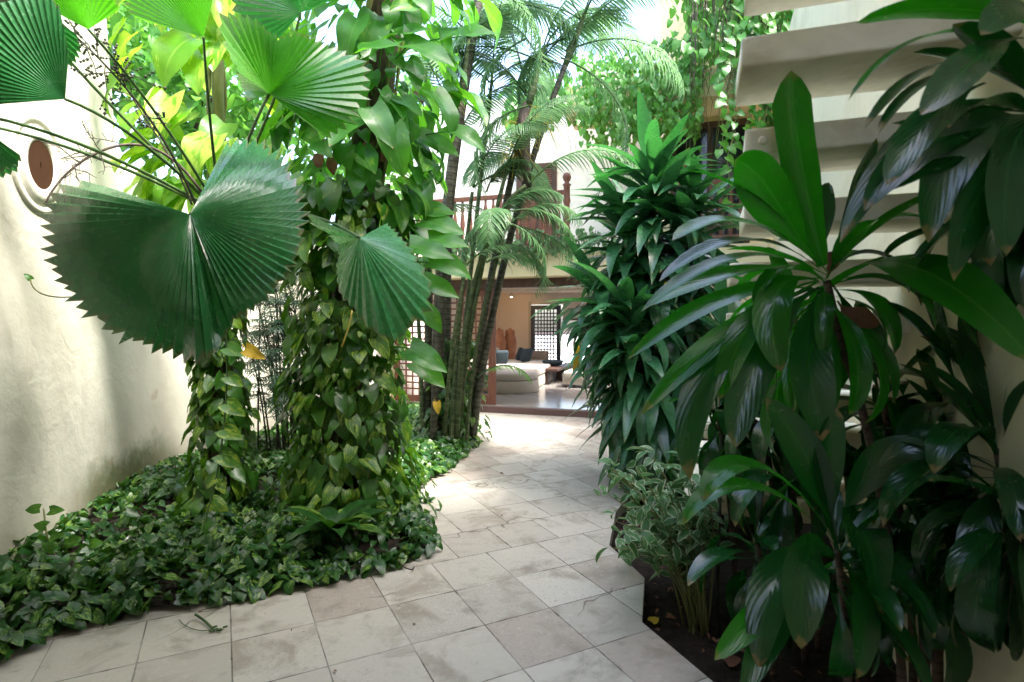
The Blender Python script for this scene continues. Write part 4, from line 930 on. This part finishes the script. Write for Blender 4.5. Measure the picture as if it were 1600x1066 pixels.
# ================================================================ VARIEGATED BUSH
b = G(1090, 985, -.08); vb = thing('variegated_bush', b, 'low twiggy bush with green and cream leaves at the path corner', 'shrub')
mf, ms = MB(), MB(); tips = []
for k in range(36):
    a = rs.uniform(-2.6, 1.2); e = P(rs.uniform(922, 1120), rs.uniform(700, 860), rs.uniform(2.75, 3.5)); s0 = b+V(rs.uniform(-.06, .06), rs.uniform(-.05, .08), 0)
    c = bez([s0, s0+(e-s0)*.35+V(.05, 0, .28), e], 9); ms.tube(c, np.linspace(.006, .0025, 10), 5)
    for j in range(4, 10):
        for q in range(3):
            d = rdir(rs.rand()*6.28, R(rs.uniform(-35, 40))); mf.leaf(pick(LANCE), c[j]+rs.normal(size=3)*.02, d, U3+rs.normal(size=3)*.35, rs.uniform(.065, .125), wsc=1.35)
ms.build('stems', VINEST, vb); mf.build('foliage', LM['varie'], vb)
m = MB(); p = G(1122, 1000, -.1); m.tube([p, p+V(.03, .1, .35), p+V(.08, .2, 1.0)], .011, 7); tag(m.build('support_stake', DSTALK), 'dark thin upright stake standing in soil behind the bush', 'stake')

# ================================================================ FOREGROUND TI PLANTS
def hero(root, pts, wpx, nh=(0, -.6, .8), mat='cord', prof='ti', fold=.28, name='leaf', wave=.05, label=None):
    Dm = sum(p[2] for p in pts)/len(pts); W = .86*wpx/FPX*Dm; c = bez([P(*p) for p in pts], 18); m = MB(); vs = []; uv = []; n = 18
    T = np.gradient(c, axis=0); ph = rs.rand()*6; nh = np.array(nh, float); L = np.linalg.norm(np.diff(c, axis=0), axis=1).sum()
    for i in range(n+1):
        t = i/n; tt = unit(T[i]); x = unit(np.cross(tt, nh)); z_ = np.cross(x, tt); hw = wprof(prof, t)*W/2
        for j in range(7):
            s = (j-3)/3; up_ = abs(s)**1.5*hw*fold*(1-.3*t)+wave*hw*math.sin(t*11+ph+s*2)*abs(s)
            vs.append(c[i]+x*s*hw*.97+z_*up_); uv.append((.5+s*.5, t))
    F = [(i*7+j, i*7+j+1, (i+1)*7+j+1, (i+1)*7+j) for i in range(n) for j in range(6)]
    m.add(vs, F, uv, rs.rand()); o = m.build(name, LM[mat], root)
    if label: o['label'] = label
    return o
def rosette(root, c, n, L, mat, el0=75, el1=-35, T=None, az=(0, 6.28), wsc=1, jitter=.15, name='leaf'):
    for k in range(n):
        a = az[0]+((k*2.39996) % (az[1]-az[0])); t = k/max(1, n-1); d = rdir(a, R(el0+(el1-el0)*t+rs.uniform(-10, 10))); m = MB()
        m.leaf(T[rs.randint(len(T))] if T else (TI[0] if t < .2 else TI[rs.randint(1, 4)]), Vector(tuple(c))+V(0, 0, -jitter*t), d, U3+d*.01, L*rs.uniform(.8, 1.15), wsc=wsc); m.build(name, LM[mat], root)
def trunk(root, pts, r0, r1, name='stem', mat=None):
    m = MB(); c = bez(pts, 18); m.tube(c, np.linspace(r0, r1, 19), 9); m.build(name, mat or STEM, root)
gA = P(1420, 1000, 2.05); gA.z = -.1
pA = thing('ti_plant', gA, 'tall ti plant with bright backlit upright leaves in front of the stair', 'plant')
CA = P(1292, 425, 2.0)
trunk(pA, [gA, P(1400, 760, 2.0), P(1350, 640, 2.0), P(1308, 520, 2.0), CA-V(0, 0, .03)], .016, .013)
trunk(pA, [P(1330, 570, 2.0), P(1290, 545, 2.05), P(1270, 520, 2.1), P(1240, 500, 2.15)], .013, .010)
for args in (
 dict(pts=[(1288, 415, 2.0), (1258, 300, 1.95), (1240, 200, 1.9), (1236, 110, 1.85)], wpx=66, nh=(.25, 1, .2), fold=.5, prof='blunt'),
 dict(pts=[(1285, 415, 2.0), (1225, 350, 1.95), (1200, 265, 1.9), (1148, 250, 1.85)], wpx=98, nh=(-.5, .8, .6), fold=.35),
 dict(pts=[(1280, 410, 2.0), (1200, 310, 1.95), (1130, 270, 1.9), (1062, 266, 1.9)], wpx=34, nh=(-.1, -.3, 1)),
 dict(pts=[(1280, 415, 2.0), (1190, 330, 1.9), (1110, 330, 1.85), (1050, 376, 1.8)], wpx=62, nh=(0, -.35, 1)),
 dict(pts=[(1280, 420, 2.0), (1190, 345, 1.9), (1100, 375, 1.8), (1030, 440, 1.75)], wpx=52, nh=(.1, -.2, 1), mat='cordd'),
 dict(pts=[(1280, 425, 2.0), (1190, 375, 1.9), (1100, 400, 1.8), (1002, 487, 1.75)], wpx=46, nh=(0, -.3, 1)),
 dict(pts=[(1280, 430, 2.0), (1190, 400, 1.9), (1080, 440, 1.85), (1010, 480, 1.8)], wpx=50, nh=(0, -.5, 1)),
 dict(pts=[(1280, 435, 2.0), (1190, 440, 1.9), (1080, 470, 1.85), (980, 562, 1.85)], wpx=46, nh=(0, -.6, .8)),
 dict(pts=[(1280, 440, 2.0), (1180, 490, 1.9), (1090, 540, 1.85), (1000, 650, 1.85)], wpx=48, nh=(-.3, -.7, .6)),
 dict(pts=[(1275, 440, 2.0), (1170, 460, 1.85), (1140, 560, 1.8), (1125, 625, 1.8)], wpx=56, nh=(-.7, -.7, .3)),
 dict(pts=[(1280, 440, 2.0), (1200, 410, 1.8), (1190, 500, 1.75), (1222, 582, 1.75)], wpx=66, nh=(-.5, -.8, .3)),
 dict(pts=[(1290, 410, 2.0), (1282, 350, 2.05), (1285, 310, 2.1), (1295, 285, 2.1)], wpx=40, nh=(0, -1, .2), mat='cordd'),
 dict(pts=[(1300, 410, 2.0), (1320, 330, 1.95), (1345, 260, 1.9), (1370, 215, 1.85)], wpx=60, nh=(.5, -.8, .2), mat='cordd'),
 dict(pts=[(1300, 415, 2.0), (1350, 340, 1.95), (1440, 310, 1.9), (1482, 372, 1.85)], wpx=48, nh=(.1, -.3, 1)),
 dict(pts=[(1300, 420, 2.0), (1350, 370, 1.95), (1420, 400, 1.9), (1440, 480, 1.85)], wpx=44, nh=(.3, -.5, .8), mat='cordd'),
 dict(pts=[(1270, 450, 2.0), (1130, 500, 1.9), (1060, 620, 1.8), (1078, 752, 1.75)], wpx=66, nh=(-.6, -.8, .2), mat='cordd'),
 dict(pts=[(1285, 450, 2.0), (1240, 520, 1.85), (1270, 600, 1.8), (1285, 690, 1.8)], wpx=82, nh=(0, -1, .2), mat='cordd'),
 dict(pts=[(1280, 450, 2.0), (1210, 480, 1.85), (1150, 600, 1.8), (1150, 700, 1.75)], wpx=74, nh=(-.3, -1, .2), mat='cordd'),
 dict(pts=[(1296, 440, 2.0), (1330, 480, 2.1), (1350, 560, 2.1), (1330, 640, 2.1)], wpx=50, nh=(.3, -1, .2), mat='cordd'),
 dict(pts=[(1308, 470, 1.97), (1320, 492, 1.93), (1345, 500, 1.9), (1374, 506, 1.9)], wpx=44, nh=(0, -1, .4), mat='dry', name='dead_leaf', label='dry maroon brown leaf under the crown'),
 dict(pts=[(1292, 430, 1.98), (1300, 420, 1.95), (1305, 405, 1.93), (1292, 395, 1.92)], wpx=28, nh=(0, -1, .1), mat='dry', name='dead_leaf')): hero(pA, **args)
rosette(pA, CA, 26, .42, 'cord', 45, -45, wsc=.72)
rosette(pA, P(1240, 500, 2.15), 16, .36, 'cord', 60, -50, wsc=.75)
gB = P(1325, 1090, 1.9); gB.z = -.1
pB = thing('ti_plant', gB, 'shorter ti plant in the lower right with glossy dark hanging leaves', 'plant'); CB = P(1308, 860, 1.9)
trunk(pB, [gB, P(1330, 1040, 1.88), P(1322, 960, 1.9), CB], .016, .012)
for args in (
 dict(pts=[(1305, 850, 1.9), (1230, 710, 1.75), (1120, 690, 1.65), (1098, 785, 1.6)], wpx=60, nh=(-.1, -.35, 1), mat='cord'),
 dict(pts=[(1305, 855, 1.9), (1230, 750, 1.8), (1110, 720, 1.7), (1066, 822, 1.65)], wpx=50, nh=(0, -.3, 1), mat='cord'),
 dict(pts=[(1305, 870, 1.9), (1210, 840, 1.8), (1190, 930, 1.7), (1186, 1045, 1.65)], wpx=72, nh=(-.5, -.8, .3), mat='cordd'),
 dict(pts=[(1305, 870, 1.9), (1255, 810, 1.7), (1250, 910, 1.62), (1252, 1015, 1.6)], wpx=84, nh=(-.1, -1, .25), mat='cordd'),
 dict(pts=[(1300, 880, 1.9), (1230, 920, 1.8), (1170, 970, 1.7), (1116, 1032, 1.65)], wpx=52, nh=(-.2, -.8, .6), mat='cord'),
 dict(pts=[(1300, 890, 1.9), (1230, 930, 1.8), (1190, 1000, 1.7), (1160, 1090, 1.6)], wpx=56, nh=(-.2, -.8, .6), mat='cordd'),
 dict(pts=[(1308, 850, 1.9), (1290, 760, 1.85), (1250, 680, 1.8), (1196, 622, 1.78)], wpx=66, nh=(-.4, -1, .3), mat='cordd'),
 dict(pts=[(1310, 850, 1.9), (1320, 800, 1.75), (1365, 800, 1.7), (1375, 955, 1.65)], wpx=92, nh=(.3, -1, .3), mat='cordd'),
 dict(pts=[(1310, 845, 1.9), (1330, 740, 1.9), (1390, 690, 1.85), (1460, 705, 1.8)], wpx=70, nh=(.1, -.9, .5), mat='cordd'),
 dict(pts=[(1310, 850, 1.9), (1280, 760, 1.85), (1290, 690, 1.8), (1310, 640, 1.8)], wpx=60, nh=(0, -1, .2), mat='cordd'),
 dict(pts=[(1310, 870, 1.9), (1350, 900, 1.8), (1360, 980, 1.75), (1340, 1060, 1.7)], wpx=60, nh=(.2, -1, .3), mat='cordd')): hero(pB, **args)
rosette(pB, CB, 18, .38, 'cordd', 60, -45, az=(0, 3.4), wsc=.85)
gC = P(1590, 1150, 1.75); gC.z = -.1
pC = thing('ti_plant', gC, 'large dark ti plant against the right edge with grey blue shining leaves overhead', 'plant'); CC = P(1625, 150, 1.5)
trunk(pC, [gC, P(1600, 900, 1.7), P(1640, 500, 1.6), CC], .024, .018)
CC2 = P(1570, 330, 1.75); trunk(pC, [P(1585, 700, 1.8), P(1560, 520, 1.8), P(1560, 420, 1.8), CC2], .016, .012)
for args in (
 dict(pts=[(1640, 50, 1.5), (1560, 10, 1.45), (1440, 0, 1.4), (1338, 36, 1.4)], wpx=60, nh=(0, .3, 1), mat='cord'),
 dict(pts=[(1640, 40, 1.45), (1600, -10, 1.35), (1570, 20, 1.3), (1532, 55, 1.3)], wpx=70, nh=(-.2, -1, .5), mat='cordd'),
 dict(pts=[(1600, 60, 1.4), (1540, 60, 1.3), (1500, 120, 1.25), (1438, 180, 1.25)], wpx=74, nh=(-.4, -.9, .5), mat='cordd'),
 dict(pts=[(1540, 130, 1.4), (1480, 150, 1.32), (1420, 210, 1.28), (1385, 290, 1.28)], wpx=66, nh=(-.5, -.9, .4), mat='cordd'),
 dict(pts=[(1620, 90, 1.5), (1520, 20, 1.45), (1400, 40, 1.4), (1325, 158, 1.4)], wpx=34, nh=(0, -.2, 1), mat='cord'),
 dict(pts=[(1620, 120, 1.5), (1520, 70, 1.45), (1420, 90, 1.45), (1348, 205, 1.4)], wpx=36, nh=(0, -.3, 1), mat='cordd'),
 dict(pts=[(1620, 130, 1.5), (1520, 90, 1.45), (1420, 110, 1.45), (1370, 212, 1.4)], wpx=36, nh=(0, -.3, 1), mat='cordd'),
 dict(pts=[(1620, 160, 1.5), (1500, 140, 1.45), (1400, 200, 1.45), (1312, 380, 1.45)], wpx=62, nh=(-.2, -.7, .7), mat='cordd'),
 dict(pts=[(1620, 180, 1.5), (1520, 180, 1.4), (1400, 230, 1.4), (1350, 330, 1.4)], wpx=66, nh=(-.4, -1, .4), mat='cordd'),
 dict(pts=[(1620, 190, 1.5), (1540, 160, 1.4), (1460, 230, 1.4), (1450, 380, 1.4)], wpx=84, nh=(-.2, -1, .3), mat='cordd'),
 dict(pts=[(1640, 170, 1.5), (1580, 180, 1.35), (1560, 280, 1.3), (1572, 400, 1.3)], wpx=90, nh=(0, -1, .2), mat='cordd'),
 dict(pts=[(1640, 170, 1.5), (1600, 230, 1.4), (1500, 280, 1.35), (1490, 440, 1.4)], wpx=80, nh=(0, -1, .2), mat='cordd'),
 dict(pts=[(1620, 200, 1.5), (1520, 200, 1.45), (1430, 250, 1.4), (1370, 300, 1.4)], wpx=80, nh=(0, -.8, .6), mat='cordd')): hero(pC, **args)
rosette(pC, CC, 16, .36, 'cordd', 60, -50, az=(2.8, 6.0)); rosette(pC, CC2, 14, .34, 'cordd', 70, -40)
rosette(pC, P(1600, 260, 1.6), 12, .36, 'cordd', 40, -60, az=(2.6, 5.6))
gD = P(1460, 1010, 2.15); gD.z = -.1
pD = thing('ti_plant', gD, 'dark multi stemmed ti plant standing against right wall in shade', 'plant')
for (x0, x1, y1, D) in ((1450, 1420, 760, 2.15), (1475, 1490, 700, 2.1), (1492, 1530, 790, 2.05), (1468, 1455, 850, 1.95)):
    g = P(x0, 1010, D); g.z = -.1; top = P(x1, y1, D-.05); trunk(pD, [g, P((x0*2+x1)/3+6, 900, D), top], .019, .013); rosette(pD, top, 19, .36, 'cordd', 75, -45)
hero(pD, [(1500, 900, 2.0), (1440, 880, 1.9), (1500, 890, 1.8), (1552, 944, 1.8)], 26, (0, -.3, 1), 'cordd'); 
hero(pD, [(1318, 425, 1.95), (1400, 380, 1.7), (1500, 430, 1.5), (1622, 572, 1.4)], 118, (-.15, -.8, .6), 'cord', fold=.15, label='very broad glossy leaf catching the light')
gE = P(1585, 1100, 1.6); gE.z = -.1
pE = thing('ti_plant', gE, 'dark ti plant at bottom right corner, its stem cut by the frame edge', 'plant')
tE = P(1560, 700, 1.7); trunk(pE, [gE, P(1600, 900, 1.65), tE], .02, .015); rosette(pE, tE, 30, .40, 'cordd', 80, -50)
rosette(pE, P(1590, 790, 1.6), 18, .38, 'cordd', 40, -60, az=(2.8, 6.0))
gF = P(1400, 900, 2.4); gF.z = -.1
pF = thing('ti_plant', gF, 'dark leafy ti plant filling the shade between the stair and the stems', 'plant')
for (x, y, D) in ((1500, 600, 2.0), (1560, 640, 1.95), (1165, 560, 2.9), (1120, 640, 3.05), (1190, 640, 2.8), (1380, 620, 2.35), (1230, 720, 2.6), (1400, 760, 2.3), (1250, 620, 2.7), (1180, 840, 2.5)):
    g = P(x+30, 900, D); g.z = -.1; top = P(x, y, D); trunk(pF, [g, (g+top)/2+V(.05, 0, 0), top], .016, .012); rosette(pF, top, 16, .40, 'cordd', 75, -50)
m = MB(); m.tube(bez([P(1500, 1010, 1.9), P(1520, 1000, 1.85), P(1550, 985, 1.8), P(1580, 962, 1.8)], 8), .004, 5); m.tube([P(1535, 995, 1.85), P(1548, 1010, 1.85)], .004, 5); tag(m.build('bare_twig', STEM), 'bare thin twig reaching across the wall at lower right', 'twig')

# ================================================================ CREEPERS ON THE HOUSE
def curtain(m, ms, u0, u1, v0, v1, z0, z1, n, size, hang=.6):
    for _ in range(n):
        u, v = rs.uniform(u0, u1), rs.uniform(v0, v1); zt = z1; zb = z0+(z1-z0)*.55*(.5+.5*mnoise.noise(V(u*2.3, 3, v)))*1.3*rs.rand()**.5
        z = zb+(zt-zb)*rs.rand()
        d = np.array((rs.uniform(-.7, .7), -.5*rs.rand(), -hang-rs.rand()*.6)); m.leaf(pick(HEART), H(u, v, z), d, (rs.normal()*.4, -1+rs.rand()*.5, .3+rs.rand()), rs.uniform(*size))
def strands(ms, n, u0, u1, v0, v1, zt, l0, l1, r_=.006):
    for _ in range(n):
        p = H(rs.uniform(u0, u1), rs.uniform(v0, v1), zt+rs.uniform(-.1, .1)); L = rs.uniform(l0, l1); pts = [p]
        for k in range(7): pts.append(pts[-1]+V(rs.uniform(-.05, .05), rs.uniform(-.03, .03), -L/7))
        ms.tube(pts, np.linspace(r_, r_*.4, 8), 4)
hbox('parapet', YWALL, 3.0, 7.5, .1, .4, 5.153, 6.6)
rc = thing('roof_creeper', H(3.2, 0, 5.15), 'bright green creeper tumbling over the eave above the dark window', 'vine')
m, ms = MB(), MB()
curtain(m, ms, 1.9, 3.6, -.9, .2, 4.0, 5.4, 2100, (.06, .13)); curtain(m, ms, 3.4, 7.0, -.9, .05, 4.55, 6.6, 3600, (.06, .14)); curtain(m, ms, 4.4, 5.2, -.5, -.2, 3.3, 5.2, 420, (.10, .16))
curtain(m, ms, .6, 1.7, -.5, .3, 4.6, 5.3, 350, (.10, .17)); curtain(m, ms, 3.2, 4.8, -1.2, -.8, 4.6, 6.6, 260, (.10, .17))
m.build('foliage', LM['vine'], rc); strands(ms, 160, 1.7, 6.8, -.6, -.3, 5.2, .3, 1.3); ms.build('stems', VINEST, rc)
dc = thing('hanging_roots', H(3.9, -.7, 6.4), 'dark bundle of dry hanging vine roots above the eave beside the stair', 'vine')
ms = MB(); strands(ms, 150, 3.4, 4.5, -1.0, -.65, 6.6, .5, 2.2, .008); strands(ms, 60, 4.4, 5.4, -.9, -.6, 5.4, .6, 1.9, .009); ms.build('stems', DRYR, dc)
iv = thing('ivy', H(4.4, -.8, 4.6), 'darker ivy leaves trailing down beside the ends of the stair treads', 'vine')
m, ms = MB(), MB()
for k in range(26):
    u = rs.uniform(3.9, 5.6); zt = rs.uniform(4.8, 6.6); L = rs.uniform(.8, 2.2); p = H(u, -1.1+.2*rs.rand(), zt); pts = [p]
    for j in range(14):
        pts.append(pts[-1]+V(rs.uniform(-.05, .05), rs.uniform(-.03, .03), -L/14)); m.leaf(pick(HEART), pts[-1], (rs.uniform(-1, 1), -.4, -.6), (rs.normal()*.4, -1, .6), rs.uniform(.11, .19))
    ms.tube(pts, .006, 4)
m.build('foliage', LM['big'], iv); ms.build('stems', VINEST, iv)
bpnt = thing('trailing_plants', H(.8, -.3, 2.62), 'grey green plants trailing over the balcony edge above the opening', 'plant')
m, ms = MB(), MB(); curtain(m, ms, -1.4, 2.6, -.5, -.36, 2.42, 2.85, 500, (.05, .1)); curtain(m, ms, -1.4, 2.2, -.5, -.3, 2.6, 2.95, 260, (.05, .1)); strands(ms, 160, -1.4, 2.4, -.48, -.38, 2.8, .1, .45, .005)
m.build('foliage', LM['areca'], bpnt); ms.build('stems', DRYR, bpnt)
# loose leafy tree behind the palms and beyond the left wall
def leafy_tree(base, crown, rx, rz, n, size, mat, label):
    t = thing('tree', base, label, 'tree', None); m = MB(); c = Vector(crown)
    m.tube(bez([base, (Vector(base)+c)/2+V(.2, 0, 0), c], 10), np.linspace(.1, .05, 11), 8)
    for k in range(9):
        e = c+V(rs.uniform(-1, 1)*rx*.8, rs.uniform(-1, 1)*rx*.6, rs.uniform(-.5, 1)*rz*.8); m.tube(bez([c-V(0, 0, .4), (c+e)/2, e], 6), np.linspace(.03, .008, 7), 5)
    m.build('trunk', BARK, t); m = MB(); k = 0
    while k < n:
        q = rs.uniform(-1, 1, 3)
        if q.dot(q) > 1: continue
        p = np.array(tuple(c))+q*np.array((rx, rx*.7, rz))
        if mnoise.noise(Vector(p)*1.6) < -.12: continue
        m.leaf(pick(LANCE), p, rs.normal(size=3)-U3*.4, U3+rs.normal(size=3)*.6, rs.uniform(*size), wsc=1.2); k += 1
    m.build('crown', LM[mat], t)
leafy_tree((-2.6, 8.6, 0), (-2.2, 8.3, 4.3), 1.1, 1.2, 1100, (.12, .22), 'vine', 'slim leafy tree behind the palm clump beside the house')
leafy_tree((-4.6, 7.6, 0), (-3.9, 7.2, 4.6), 1.3, 1.2, 2200, (.14, .24), 'vine', 'pale green tree rising behind left garden wall')
